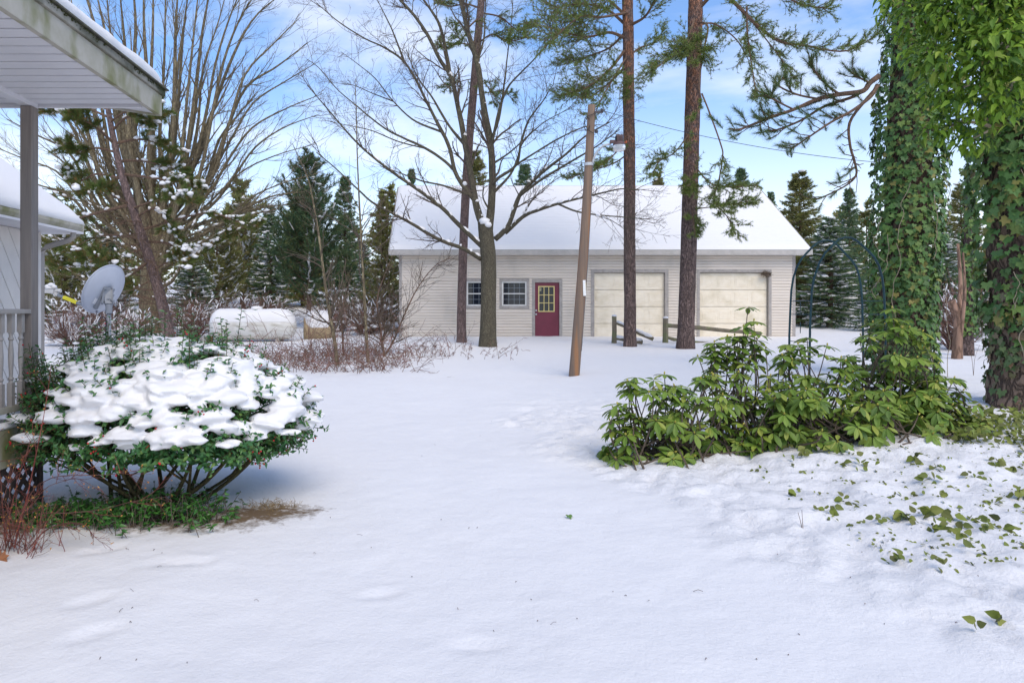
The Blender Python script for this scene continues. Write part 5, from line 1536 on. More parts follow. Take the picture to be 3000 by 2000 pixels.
for pts, r0 in LL:
    dy = R_.r.uniform(-1.6, 1.2)
    pp = [D(x, y, LY + dy * i / 3) for i, (x, y) in enumerate(pts)]
    s0 = []
    c = limb(mw, mn, pp, r0, .012, R_, twigs=(26 if pts[-1][1] < 400 and pts[-1][0] < 400 else 16), tl=.48, k=22, nl=.15, nw=.009, spread=.55, dens=6, samples=s0, start=.4)
    snow_on(ms, c[3:], np.linspace(r0, .015, len(c) - 3), R_, .15 if pts[-1][1] < 400 and pts[-1][0] < 400 else .5, .028)
    smp += s0
for (q, d) in smp:
    if R_.r.random() < (.03 if q[0] > -8.2 else .008):
        for z_ in range(R_.r.randint(2, 5)):
            w_ = R_.r.uniform(.03, .085); blob(ms, q + np.array([R_.r.gauss(0, .07), R_.r.gauss(0, .05), .04 + R_.r.gauss(0, .025)]), (w_ * 1.3, w_ * 1.2, w_ * .75), ICO1, .45, R_.r.randint(0, 999))
for j in range(60):      # dead bare twigs low on the trunk
    t = R_.r.uniform(.2, .75); p = np.array(D(394 - 120 * t, 815 - 430 * t, LY)); grow(mw, p, norm([R_.r.uniform(-1, 1), R_.r.uniform(-1, .6), R_.r.uniform(-.3, .4)]), R_.r.uniform(.5, 1.6), .012, 0, dict(seg=[6, 4], wander=.16, up=.0, rmin=.003, levels=1, kids=[5], ref=[1.0], ang=(30, 60)), R_)
mw.build('limbs', M['bark_limb'], lp, kind='stuff'); mn.build('needles', M['needle_left'], lp, kind='stuff'); ms.build('snow', M['snow'], lp, smooth=True, kind='stuff')

# ------------------------------------------------------------------ thin saplings by the thicket
def sapling(label, pts, Yb, r0, seed, kids, mat='bark_olive', group='thin bare saplings left of the garage', twl=(.6, 1.6)):
    R_ = Rnd(seed); pp = [D(x, y, Yb + .1 * i) for i, (x, y) in enumerate(pts)]
    pp[0][2] = g1(pp[0][0], Yb) - .1
    t = thing('sapling', label, 'sapling', pp[0], group)
    mb = MB(); c = curve(pp, 40); rr = np.linspace(r0, .006, 40); mb.tube(c, rr, 7); mb.build('stem', M[mat], t, smooth=True)
    tw = MB(); cfg = dict(seg=[7, 5], wander=.12, up=.06, rmin=.003, levels=1, kids=[6], ref=[1.0], ang=(25, 55))
    for j in range(kids):
        i = R_.r.randint(6, 37); d = norm(c[i + 1] - c[i]); dd = rot_about(d, cross(d, R_.n.normal(size=3)), R(R_.r.uniform(30, 70)))
        grow(tw, c[i], dd, R_.r.uniform(*twl) * (1.1 - i / 60), max(.006, rr[i] * .5), 0, cfg, R_)
    tw.build('twigs', M['bark_twig'], t, kind='stuff')
sapling('thin crooked sapling leaning left, nearest the tan tank', [(776, 850), (768, 780), (757, 720), (745, 640), (735, 560), (722, 480), (710, 420), (690, 370), (672, 330)], 16.0, .05, 501, 26)
sapling('thin upright sapling left of the garage corner with fine twigs', [(846, 848), (842, 780), (838, 700), (832, 600), (828, 520), (824, 440), (820, 340), (818, 250), (816, 180)], 16.5, .045, 502, 30)
sapling('short forked reddish sapling beside the garage corner', [(885, 845), (878, 790), (872, 740), (866, 690), (880, 640), (900, 590)], 17.5, .04, 503, 40, 'bark_limb')
sapling('low arching bare bush stem in front of the garage corner', [(880, 850), (905, 780), (930, 720), (960, 660), (1000, 610), (1040, 590)], 18.0, .03, 504, 60, 'bark_limb', twl=(.5, 1.3))
sapling('slim dark sapling rising right behind the crooked one', [(790, 800), (784, 740), (775, 690), (765, 640)], 18.0, .03, 505, 24, 'bark_limb')

# ------------------------------------------------------------------ red brown thicket, and snowy shrubs by the tank
R_ = Rnd(510); tb = MB(); tsn = MB()
for j in range(720):
    u = R_.r.random(); x = R_.r.gauss(750, 145) if u < .8 else R_.r.uniform(560, 1180); 
    Yb = R_.r.uniform(14.6, 18.6) if x < 960 else R_.r.uniform(17.0, 20.0)
    p = D(x, 800, Yb); p[2] = g1(p[0], Yb) - .03
    h = R_.r.choice((.15, .25, .35, .45, .6, .95)) * R_.r.uniform(.7, 1.3) * (1.0 if x < 960 else .55)
    d = norm([R_.r.gauss(0, .55), R_.r.gauss(0, .4), 1])
    pts = [p]; 
    for s in range(5):
        d = norm(d + R_.n.normal(0, .22, 3) + [0, 0, -.10]); pts.append(pts[-1] + d * h / 4)
    tb.tube(pts, np.linspace(.007, .003, 6), 3, cap=False, tint=R_.r.random())
    for q in range(4):
        i = R_.r.randint(1, 5); e = pts[i] + norm(d + R_.n.normal(0, .7, 3)) * h * R_.r.uniform(.2, .5); tb.tube([pts[i], (pts[i] + e) / 2 + R_.n.normal(0, .02, 3), e], [.005, .004, .003], 3, cap=False, tint=R_.r.random())
th_ = tb.build('brush_thicket', M['brush'], kind='stuff'); tag(th_, 'tangled red brown brush thicket along the snow left of the garage', 'brush', kind='stuff')

def snowy_shrub(label, x, y, Yb, w_, h, seed, group='snowy bare shrubs around the tank', n=70):
    R_ = Rnd(seed); p0 = D(x, y, Yb); p0[2] = g1(p0[0], Yb)
    t = thing('bare_shrub', label, 'shrub', p0, group)
    mb, ms = MB(), MB(); cfg = dict(seg=[6, 4], wander=.14, up=.03, rmin=.004, levels=1, kids=[6], ref=[.8], ang=(20, 55))
    for j in range(n):
        a = R_.r.random() * 6.28; rr = R_.r.random() ** .5
        d = norm([math.cos(a) * w_ * rr, math.sin(a) * w_ * rr, h]); L = math.hypot(w_ * rr, h) * R_.r.uniform(.6, 1.1)
        tips = []
        grow(mb, p0 + [math.cos(a) * .12 * w_, math.sin(a) * .12, -.05], d, L, .012, 0, cfg, R_, tips)
        for q, dd in tips[:]:
            if R_.r.random() < .2:
                l_ = R_.r.uniform(.1, .3); ms.tube([q - dd * l_ + [0, 0, .015], q - dd * l_ * .5 + [0, 0, .022], q + [0, 0, .012]], [.012, R_.r.uniform(.02, .035), .01], 4, cap=False)
    for j in range(int(12 * w_)):
        a = R_.r.random() * 6.28; rr = R_.r.random() ** .5 * w_ * .8; r_ = R_.r.uniform(.06, .14)
        blob(ms, p0 + [rr * math.cos(a), rr * math.sin(a) * .7, R_.r.uniform(.05, h * .6 * (1 - rr / w_ * .5))], (r_ * 1.6, r_ * 1.4, r_ * .6), ICO1, .35, R_.r.randint(0, 999))
    mb.build('stems', M['brush'], t, kind='stuff'); ms.build('snow', M['snow'], t, smooth=True, kind='stuff')
snowy_shrub('snowy twiggy shrub below the feed arm of the satellite dish', 170, 760, 22, 1.3, 1.0, 521)
snowy_shrub('snowy twiggy shrub between dish mast and big trunk', 300, 752, 24, 1.1, .9, 522)
snowy_shrub('snowy brown shrub between the big trunk and the propane tank', 445, 748, 25, 1.2, 1.2, 523)
snowy_shrub('dark red brown shrub rising behind the propane tank dome', 600, 735, 29, 1.5, 1.5, 524)
snowy_shrub('wide snowy shrub behind the left end of the propane tank', 510, 735, 28, 1.6, 1.2, 525)
snowy_shrub('snowy brush at the wood edge above the tan tank', 770, 735, 30, 1.6, 1.2, 526)
snowy_shrub('snowy brush mound at the wood edge left of the leaning pine', 225, 735, 29, 1.8, 1.5, 527)
snowy_shrub('snowy brush right behind the crooked sapling', 840, 745, 26, 1.3, 1.3, 528)
snowy_shrub('snowy tangled shrub in the gap between the ivy covered trees', 2195, 755, 19, 1.2, 1.6, 529)
# ------------------------------------------------------------------ leaves
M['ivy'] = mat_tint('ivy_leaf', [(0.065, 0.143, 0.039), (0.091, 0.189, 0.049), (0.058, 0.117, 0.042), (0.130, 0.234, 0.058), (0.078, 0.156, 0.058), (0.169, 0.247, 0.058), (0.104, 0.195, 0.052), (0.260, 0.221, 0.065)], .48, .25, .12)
M['ivy_bright'] = mat_tint('sunlit_ivy_leaf', [(.13, .24, .03), (.23, .37, .04), (.07, .15, .025), (.32, .46, .05), (.17, .30, .035), (.05, .11, .025), (.38, .48, .08)], .5, .25, .35)  # yellow green of adult ivy, with sunlight put into the brighter tones
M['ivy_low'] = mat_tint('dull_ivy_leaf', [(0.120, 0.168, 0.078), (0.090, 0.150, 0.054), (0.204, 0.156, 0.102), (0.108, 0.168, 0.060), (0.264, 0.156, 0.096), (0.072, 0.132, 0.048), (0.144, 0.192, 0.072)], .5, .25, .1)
M['rhodo'] = mat_tint('rhododendron_leaf', [(0.110, 0.187, 0.031), (0.154, 0.253, 0.039), (0.209, 0.308, 0.050), (0.094, 0.160, 0.039), (0.264, 0.341, 0.055), (0.132, 0.220, 0.033), (0.319, 0.352, 0.066)], .46, .3, .2)
M['holly'] = mat_tint('holly_leaf', [(0.034, 0.115, 0.034), (0.052, 0.161, 0.046), (0.040, 0.127, 0.040), (0.081, 0.207, 0.052), (0.057, 0.138, 0.046), (0.149, 0.253, 0.057)], .38, .4, .1)
M['cover'] = mat_tint('ground_cover_leaf', [(0.028, 0.098, 0.021), (0.049, 0.154, 0.028), (0.070, 0.196, 0.035), (0.035, 0.112, 0.028)], .35, .5, .1)
M['bed_leaf'] = mat_tint('ivy_bed_leaf', [(.16, .20, .035), (.21, .25, .045), (.11, .14, .035), (.25, .27, .06), (.09, .10, .035), (.17, .18, .045)], .55, .25, .15)
M['bud'] = mat_plain('yellow_bud', (.42, .36, .06), .5)
M['berry'] = mat_plain('red_berry', (.50, .012, .02), .25, col2=(.42, .01, .015), scale=30)

def fold(rows, curl=.0, fold_=.3):
    """leaf from rows of (t, half width): base at the origin, tip along +y, face up +z"""
    V, F = [], []
    for t, w_ in rows:
        z = -curl * t * t
        V += [(-w_, t, z + fold_ * w_), (0, t, z), (w_, t, z + fold_ * w_)]
    for i in range(len(rows) - 1):
        a = i * 3
        F += [(a, a + 1, a + 4), (a, a + 4, a + 3), (a + 1, a + 2, a + 5), (a + 1, a + 5, a + 4)]
    return np.array(V, float), np.array(F)
LEAF_R = fold([(0, .012), (.22, .12), (.52, .20), (.8, .15), (1, .012)], .16, .22)
LEAF_H = fold([(0, .05), (.45, .27), (1, .02)], .12, .45)
LEAF_B = fold([(0, .06), (.18, .34), (.5, .34), (.8, .16), (1, .01)], .15, .15)
LEAF_A = fold([(0, .03), (.25, .22), (.6, .15), (1, .008)], .22, .25)      # adult ivy
_iv = [(0, .08), (-.30, -.08), (-.50, .16), (-.36, .34), (-.46, .56), (-.20, .60), (0, 1.0), (.20, .60), (.46, .56), (.36, .34), (.50, .16), (.30, -.08)]
LEAF_I = (np.array([(0, .34, .0)] + [(x, y, .06 * abs(x) - .10 * (y > .9)) for x, y in _iv]), np.array([(0, i + 1, (i + 1) % 12 + 1) for i in range(12)])[:, ::-1])

def frames(nrm, tip):
    nrm = norm(nrm); tip = norm(tip - (tip * nrm).sum(-1, keepdims=True) * nrm); side = cross(tip, nrm)
    return np.stack([side, tip, nrm], -1)

def put_leaves(parent, tmpl, mat, pos, nrm, tip, size, R_, nobj=300, tint=None, name='leaf', rest='leaves', front=None):
    """the leaves that show largest become objects of their own, the rest one part"""
    pos = np.asarray(pos, float); N = len(pos); size = np.broadcast_to(size, (N,))
    Fm = frames(np.asarray(nrm, float), np.asarray(tip, float))
    tint = R_.n.uniform(0, 1, N) if tint is None else tint
    view = np.array([0, 0, EYE]) - pos; dist = np.linalg.norm(view, axis=1)
    px = PX0 + F_PX * pos[:, 0] / np.maximum(pos[:, 1], .1); py = PY0 - F_PX * (pos[:, 2] - EYE) / np.maximum(pos[:, 1], .1)
    vis = (px > 0) & (px < 3000) & (py > 0) & (py < 2000)
    sc = (size / dist) ** 2 * (.25 + np.abs((Fm[:, :, 2] * view / dist[:, None]).sum(1))) * vis * R_.n.uniform(.6, 1, N)
    if front is not None: sc = sc * front
    order = np.argsort(-sc); pick = order[:min(nobj, int((sc > 0).sum()))]; other = np.setdiff1d(order, pick)
    V, F = tmpl
    me = None
    if len(pick):
        mb = MB(); mb.add(V, tris=F); me = mb.mesh(name, mat)
        for i in pick:
            Mx = Matrix([[*(Fm[i][r_] * size[i]), pos[i][r_]] for r_ in range(3)] + [[0, 0, 0, 1]])
            link(name, me, parent, Mx)
    if len(other):
        W = (Fm[other] * size[other][:, None, None]) @ V.T          # N,3,k
        W = W.transpose(0, 2, 1) + pos[other][:, None, :]
        k = len(V); fc = (F[None] + (np.arange(len(other)) * k)[:, None, None]).reshape(-1, 3)
        mb = MB(); mb.add(W.reshape(-1, 3), tris=fc, tint=np.repeat(tint[other], k)); mb.build(rest, mat, parent, kind='stuff')

# ------------------------------------------------------------------ ivy covered trees
M['ivy_trunk'] = mat_bark('ivy_trunk_bark', (.24, .17, .125), (.17, .12, .09), (.07, .05, .04), .4, 14, .9)
M['vine'] = mat_plain('pale_vine', (.33, .27, .19), .8, col2=(.22, .17, .12), scale=12)
def ivy_surface(line, Yb, rads, N, R_, squash=1.0, tmin=0.0):
    c = curve([D(x, y, Yb) for x, y in line], 60); rr = np.interp(np.linspace(0, 1, 60), np.linspace(0, 1, len(rads)), rads)
    t = R_.n.uniform(tmin, 1, N) * 58.99; i = t.astype(int); f = (t - i)[:, None]
    cc = c[i] * (1 - f) + c[i + 1] * f; r_ = rr[i]
    a = -math.pi / 2 + R_.n.uniform(-1, 1, N) * R(150)
    out = np.stack([np.cos(a), np.sin(a), np.zeros(N)], -1)
    lump = 1 + .34 * fbm(a * 1.6 + 7, cc[:, 2] * 1.1, 3, 61) + .16 * fbm(a * 5, cc[:, 2] * 4, 2, 62)
    dpt = R_.n.uniform(-.09, .03, N)
    pos = cc + out * (r_ * lump + dpt)[:, None]
    nr = out + R_.n.normal(0, .33, (N, 3)) + [0, 0, .30]
    tip = np.array([0, 0, -1.]) + R_.n.normal(0, .38, (N, 3)) + out * .25
    return pos, nr, tip, np.exp(dpt * 14), cc, a

# left ivy tree
R_ = Rnd(601); IY = 12.0
lineL = [(2075, 870), (2072, 760), (2074, 640), (2080, 520), (2086, 400), (2090, 280), (2098, 150), (2100, 0), (2104, -80)]
b = D(2075, 870, IY); b[2] = g1(b[0], IY) - .1
iv = thing('ivy_covered_pine', 'left ivy covered tree, its trunk wrapped in small dark ivy leaves', 'tree', b, 'ivy covered trees at the right')
mb = MB(); trunk(mb, [b] + [D(x, y, IY) for x, y in lineL[1:]], .36, .33, 16, 41, .08, .1); mb.build('trunk', M['ivy_trunk'], iv, smooth=True)
pos, nr, tip, fr, cc, an = ivy_surface(lineL, IY, [.50, .50, .52, .55, .54, .52, .50, .50, .50], 7000, R_)
keep = R_.n.random(len(pos)) < np.interp(pos[:, 2], [.3, 1.0, 2.0], [.75, .9, 1.0])
put_leaves(iv, LEAF_I, M['ivy'], pos[keep], nr[keep], tip[keep], R_.n.uniform(.05, .13, keep.sum()), R_, 300, front=fr[keep])
vn = MB()
for j in range(9):
    a0 = -math.pi / 2 + R_.r.uniform(-1.3, 1.0); z0 = R_.r.uniform(1.0, 4.0); L = R_.r.uniform(.5, 1.6); pts = []
    for s in range(9):
        a0 += R_.r.gauss(0, .07); z = z0 - L * s / 8; c0 = D(2078, 600, IY); r_ = .62 + R_.r.uniform(0, .06)
        pts.append((c0[0] + r_ * math.cos(a0), IY + r_ * math.sin(a0), z))
    vn.tube(curve(pts, 16), .006, 4, cap=False)
vn.build('vines', M['vine'], iv, kind='stuff')
# its living pine boughs reaching left over the garage
def Z6(zx, zy, Y): return P(1700 + zx * .44643, zy * .44643, Y)
mw, mn = MB(), MB()
bough = [([(1960, 500), (1900, 545), (1850, 600), (1700, 620), (1560, 650), (1400, 720), (1250, 770), (1150, 810), (1040, 850), (980, 845)], .05, 0.0),
         ([(1950, 560), (1900, 640), (1780, 730), (1650, 800), (1500, 900), (1390, 975)], .035, -.5),
         ([(1960, 560), (1880, 650), (1770, 800), (1770, 950), (1800, 1060), (1810, 1150), (1740, 1220), (1600, 1290), (1540, 1310)], .028, .4),
         ([(1850, 600), (1780, 640), (1600, 700), (1450, 790), (1300, 850), (1220, 860)], .03, .5),
         ([(1700, 620), (1620, 560), (1540, 470), (1510, 420)], .022, -.2), ([(1900, 545), (1850, 520), (1800, 500)], .02, -.3), ([(1560, 650), (1420, 620), (1300, 560), (1340, 500)], .018, .2), ([(1400, 720), (1280, 660), (1210, 620)], .016, -.3)]
T, TD = [], []
for pl_, r0, dy in bough:
    pp = [Z6(x, y, IY - .35 + dy * i / len(pl_)) for i, (x, y) in enumerate(pl_)]; c = curve(pp, len(pp) * 4); mw.tube(c, np.linspace(r0, .012, len(c)), 6, cap=False)
    for j in range(len(pl_) * 3):
        i = R_.r.randint(len(c) // 4, len(c) - 2); d = norm(c[i + 1] - c[i]); dd = norm(d + R_.n.normal(0, .55, 3) + [0, 0, .3]); L = R_.r.uniform(.12, .42)
        e1 = c[i] + dd * L * .5; e2 = e1 + norm(dd + [0, 0, .3] + R_.n.normal(0, .2, 3)) * L * .5; mw.tube([c[i], e1, e2], [.010, .008, .006], 4, cap=False)
        if dy != .4 or R_.r.random() < .35: T.append(e2); TD.append(norm(e2 - e1))
    T.append(c[-1]); TD.append(norm(c[-1] - c[-2]))
for zx, zy in ((1520, 430), (1600, 520), (1560, 480), (1640, 540), (1750, 540), (1830, 460), (1850, 490), (1230, 600), (1215, 640), (1350, 500), (1040, 740), (1010, 710), (1130, 730), (870, 780), (840, 760), (900, 800), (1220, 860), (1180, 850), (1380, 970), (1350, 960), (980, 880), (1700, 700), (1480, 590), (1290, 680), (1420, 700), (1320, 800), (1450, 920), (1690, 1140), (1830, 940), (1600, 800)):
    q = Z6(zx, zy, IY - .35 + R_.r.uniform(-.4, .4)); T.append(q); TD.append(norm([R_.r.uniform(-.8, -.1), R_.r.uniform(-.4, .2), R_.r.uniform(.1, .8)]))
T = np.array(T); TD = np.array(TD)
C2 = np.concatenate([T - TD * s for s in (0, .03, .06, .09, .12, .15)]); D2 = np.concatenate([TD] * 6)
tufts(mn, C2, D2, 15, .135, .0055, .5, R_, back=.03)
mw.build('boughs', M['bark_limb'], iv, kind='stuff'); mn.build('needles', mat_tint('long_pine_needles', [(.09, .14, .045), (.12, .18, .055), (.07, .12, .05), (.16, .19, .06)], .6, .2, .2), iv, kind='stuff')

# right ivy tree with a bushy flowering top
R_ = Rnd(602); JY = 8.6
lineR = [(2375, 960), (2368, 860), (2362, 760), (2358, 640), (2352, 520), (2345, 400), (2340, 280), (2335, 150), (2330, 0), (2328, -90)]
b = D(2375, 960, JY); b[2] = g1(b[0], JY) - .1
ir = thing('ivy_covered_tree', 'right ivy covered tree at the picture edge with a bushy bright green top', 'tree', b, 'ivy covered trees at the right')
mb = MB(); trunk(mb, [b] + [D(x, y, JY) for x, y in lineR[1:]], .40, .36, 18, 43, .10, .25); mb.build('trunk', M['ivy_trunk'], ir, smooth=True)
pos, nr, tip, fr, cc, an = ivy_surface(lineR, JY, [.42, .44, .47, .52, .56, .56, .55, .55, .55], 5200, R_)
z = pos[:, 2]; kp = R_.n.random(len(z)) < np.interp(z, [.3, 1.2, 2.2, 2.6], [.5, .62, .9, 1.0]) * np.where(fbm(an * 2.0, z * 1.6, 2, 71) < -.13, .35, 1.0)
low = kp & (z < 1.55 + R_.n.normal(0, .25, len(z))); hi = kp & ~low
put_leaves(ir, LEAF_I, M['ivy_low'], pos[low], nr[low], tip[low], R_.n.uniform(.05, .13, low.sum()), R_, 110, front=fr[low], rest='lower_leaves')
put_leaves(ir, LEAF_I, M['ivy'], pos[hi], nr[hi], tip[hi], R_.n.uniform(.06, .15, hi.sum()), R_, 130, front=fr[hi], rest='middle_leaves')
lob = [(2115, 40, 8.2, .34), (2190, 30, 7.9, .42), (2280, 20, 7.7, .46), (2120, 130, 8.2, .30), (2190, 140, 7.9, .38), (2270, 120, 7.6, .44), (2345, 90, 7.6, .44), (2160, 215, 8.1, .30), (2235, 225, 7.8, .36), (2320, 210, 7.6, .36), (2170, 290, 8.2, .22), (2230, 320, 8.0, .22), (2350, -20, 7.8, .5), (2080, -10, 8.4, .3), (2240, -60, 7.8, .5), (2140, 300, 8.1, .16)]
Pp, Nn, Tt = [], [], []
fl, stx = MB(), MB()
for lx, ly, lY, lr in lob:
    c0 = D(lx, ly, lY); n = int(640 * lr * lr / .16 * .75)
    o = norm(R_.n.normal(size=(n, 3))); o = o[(o[:, 1] < .55)]; n = len(o)
    rr = lr * R_.n.uniform(.5, 1.12, n) * (1 + .8 * fbm(o[:, 0] * 2 + lx, o[:, 2] * 2, 2, 9))
    Pp.append(c0 + o * rr[:, None] * [1, .9, .8]); Nn.append(o * .55 + R_.n.normal(0, .35, (n, 3)) + [0, -.15, .75]); Tt.append(o * .55 + R_.n.normal(0, .4, (n, 3)) + [-.12, -.1, -.75])
    stx.tube(curve([D(2335, ly + 20, JY - .2), (D(2335, ly, JY) + c0) / 2 + [0, 0, .1], c0], 10), np.linspace(.03, .008, 10), 5, cap=False)
    for j in range(int(lr * 6)):
        q = c0 + norm(R_.n.normal(size=3) + [-.3, -.8, .1]) * lr; 
        for s in range(9):
            e = q + norm(R_.n.normal(size=3) + [0, -.2, .3]) * .045; fl.tube([q, e], [.003, .002], 3, cap=False); fl.add([e + [-.007, 0, 0], e + [.007, 0, 0], e + [0, 0, .011]], tris=[(0, 1, 2)])
Pp, Nn, Tt = map(np.vstack, (Pp, Nn, Tt))
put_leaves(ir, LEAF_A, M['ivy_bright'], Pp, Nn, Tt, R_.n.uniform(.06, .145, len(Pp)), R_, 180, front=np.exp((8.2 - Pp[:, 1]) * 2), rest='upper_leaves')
fl.build('flower_stalks', mat_plain('yellow_flower_stalk', (.42, .38, .12), .7), ir, kind='stuff'); stx.build('stems', M['vine'], ir, kind='stuff')
vn = MB()
for j in range(14):
    a0 = -math.pi / 2 + R_.r.uniform(-1.3, 1.0); z0 = R_.r.uniform(.8, 3.6); L = R_.r.uniform(.4, 1.2); pts = []
    for s in range(9):
        a0 += R_.r.gauss(0, .09); zz = z0 - L * s / 8; c0 = D(np.interp(zz, [.3, 3.5], [2372, 2348]), 600, JY); r_ = np.interp(zz, [.3, 3], [.45, .58]) + R_.r.uniform(-.02, .04)
        pts.append((c0[0] + r_ * math.cos(a0), JY + r_ * math.sin(a0), zz))
    vn.tube(curve(pts, 16), R_.r.uniform(.003, .007), 4, cap=False)
vn.build('vines', M['vine'], ir, kind='stuff')

# tan broken trunk and slim ivied trunk in the gap
R_ = Rnd(603)
b = D(2198, 770, 15.5); b[2] = g1(b[0], 15.5) - .1
tt_ = thing('broken_tree', 'short leaning tan broken trunk in the gap between the ivy covered trees', 'tree', b)
mb = MB(); trunk(mb, [b, D(2201, 735, 15.5), D(2192, 708, 15.5), D(2185, 690, 15.5)], .09, .08, 12, 51, .05, .25); mb.tube(curve([b, D(2204, 700, 15.6), D(2206, 640, 15.7), D(2200, 560, 15.8)], 16), np.linspace(.06, .03, 16), 8); mb.tube(curve([b, D(2212, 720, 15.4), D(2216, 660, 15.3), D(2212, 580, 15.3)], 16), np.linspace(.05, .02, 16), 8); mb.build('trunk', mat_bark('tan_bark', (.36, .22, .16), (.27, .17, .12), (.16, .10, .07), .3, 10, .6), tt_, smooth=True)
b = D(2222, 770, 16.5); b[2] = g1(b[0], 16.5) - .1
st_ = thing('slim_ivied_tree', 'slim dark trunk with ivy rising in the gap right of the tan trunk', 'tree', b)
mb = MB(); trunk(mb, [b, D(2222, 650, 16.5), D(2226, 520, 16.5), D(2230, 380, 16.5)], .13, .10, 10, 52, .1, .1); mb.build('trunk', M['bark_pine'], st_, smooth=True)
pos, nr, tip, fr, cc, an = ivy_surface([(2222, 770), (2222, 650), (2226, 520), (2230, 380)], 16.5, [.22, .2, .18, .16], 900, R_)
put_leaves(st_, LEAF_I, M['ivy'], pos, nr, tip, R_.n.uniform(.07, .12, len(pos)), R_, 0)

# ------------------------------------------------------------------ rhododendrons
def rhodo(label, domes, seed, snow_n=0):
    R_ = Rnd(seed); x0, yb, Yb = domes[0][0], domes[0][2], domes[0][5]
    b = D(x0, yb, Yb); b[2] = g1(b[0], Yb)
    t = thing('rhododendron', label, 'shrub', b, 'rhododendrons along the bed')
    sm_, bd = MB(), MB(); Pp, Nn, Tt, S = [], [], [], []
    for cx, top, by, hw, n, Yc in domes:
        c0 = D(cx, by, Yc); c0[2] = g1(c0[0], Yc); H = D(cx, top, Yc)[2] - c0[2]; W = hw * 1.2755 / F_PX * Yc
        for j in range(n):
            a = R_.r.random() * 6.283; r_ = R_.r.random() ** .5 * 1.08
            zz = H * math.sqrt(max(0, 1 - min(1, r_) ** 2.4)) * (R_.r.uniform(.25, 1.0) if R_.r.random() < .6 else R_.r.uniform(.8, 1.0))
            zz = max(zz, .10)
            q = c0 + np.array([W * r_ * math.cos(a), W * .75 * r_ * math.sin(a), zz])
            d = norm([.55 * r_ * math.cos(a), .55 * r_ * math.sin(a) - .15, .9 * zz / H + .25])
            s0 = c0 + np.array([R_.r.gauss(0, .10 + W * .4), R_.r.gauss(0, .15), 0]); md = (s0 * .35 + q * .65) + np.array([R_.r.gauss(0, .06), R_.r.gauss(0, .06), -.12 * zz])
            cv = curve([s0, md, q], 9); sm_.tube(cv, np.linspace(.012, .005, 9), 4, cap=False)
            d = norm(d * .6 + norm(cv[-1] - cv[-2]) * .5)
            u = norm(cross(d, [.3, .2, .9])); v = cross(d, u)
            droop = R_.r.uniform(.25, 1.1)
            for ring in range(2 if R_.r.random() < .6 else 1):
                k = R_.r.randint(6, 9); ph = R_.r.random() * 6.28; qc = q - d * (.10 * ring)
                for m in range(k):
                    an = ph + m * 6.283 / k + R_.r.uniform(-.2, .2); ra = u * math.cos(an) + v * math.sin(an)
                    tp = norm(ra + d * R_.r.uniform(-.05, .45) + np.array([0, 0, -droop - .2 * ring])); nn = norm(d + ra * .25 + R_.n.normal(0, .15, 3) + [0, 0, .25])
                    Pp.append(qc + ra * .012); Nn.append(nn); Tt.append(tp); S.append(R_.r.uniform(.095, .16))
            if R_.r.random() < .75:
                bd.lathe([(.002, 0), (.008, .008), (.009, .016), (.005, .028), (.0, .034)], q + d * .002, 6, d)
    put_leaves(t, LEAF_R, M['rhodo'], Pp, Nn, Tt, np.array(S), R_, 300)
    sm_.build('stems', M['bark_twig'], t, kind='stuff'); bd.build('buds', M['bud'], t, kind='stuff')
    ms = MB()
    for j in range(snow_n):
        cx, top, by, hw, n, Yc = R_.r.choice(domes); q = D(cx + R_.r.uniform(-.8, .8) * hw, by, Yc); q[1] -= R_.r.uniform(.1, .5); q[2] = g1(q[0], q[1]) + R_.r.uniform(.0, .04); w_ = R_.r.uniform(.06, .14); blob(ms, q, (w_ * 1.5, w_ * 1.1, w_ * .3), ICO2, .5, j)
    if ms.n: ms.build('snow', M['snow'], t, smooth=True, kind='stuff')
rhodo('leftmost rhododendron with one tall upright stem, in front of the thick pine', [(1490, 835, 970, 105, 42, 6.9), (1670, 760, 950, 95, 44, 7.2), (1600, 850, 965, 120, 34, 6.9), (1435, 900, 985, 45, 14, 6.7), (1722, 700, 950, 50, 24, 7.2)], 701)
rhodo('middle rhododendron in front of the garden arbor legs', [(1860, 770, 960, 110, 60, 7.4), (1890, 860, 968, 115, 30, 7.0), (1780, 880, 965, 70, 15, 7.0)], 702)
rhodo('rightmost rhododendron at the foot of the left ivy covered tree', [(2050, 702, 960, 115, 84, 7.6), (2140, 850, 955, 105, 52, 7.4), (2020, 880, 970, 100, 26, 7.0)], 703)

# ------------------------------------------------------------------ holly
R_ = Rnd(801); HC = np.array([-2.30, 5.50]); HA = np.array([1.12, .82]); HZ, HH = .60, .68
hl = thing('holly_bush', 'rounded holly bush with red berries under a thick lumpy blanket of snow', 'shrub', (HC[0], HC[1], 0))
def dome(th, ph, k=1.0):
    """point on the canopy: th azimuth, ph 0 top .. >1 underside"""
    r_ = np.sin(np.minimum(ph, 1.28) * math.pi / 2); zz = np.where(ph < 1, HH * np.cos(ph * math.pi / 2), -.27 * np.sin((ph - 1) * math.pi / 2 * 1.4))
    lump = 1 + .20 * fbm(np.cos(th) * 1.6 + 9, np.sin(th) * 1.6 + ph * 1.5, 3, 88)
    return np.stack([HC[0] + HA[0] * k * lump * r_ * np.cos(th), HC[1] + HA[1] * k * lump * r_ * np.sin(th), HZ + zz * k * (.9 + .1 * lump)], -1)
sm_, br = MB(), MB(); Pp, Nn, Tt, S = [], [], [], []
nS = 2500
th = R_.n.uniform(0, 6.283, nS); ph = R_.n.uniform(.08, 1.30, nS) ** .8 * 1.0; ph = np.clip(ph * 1.08, .05, 1.3); kk = R_.n.uniform(.70, 1.0, nS)
pp = dome(th, ph, kk)
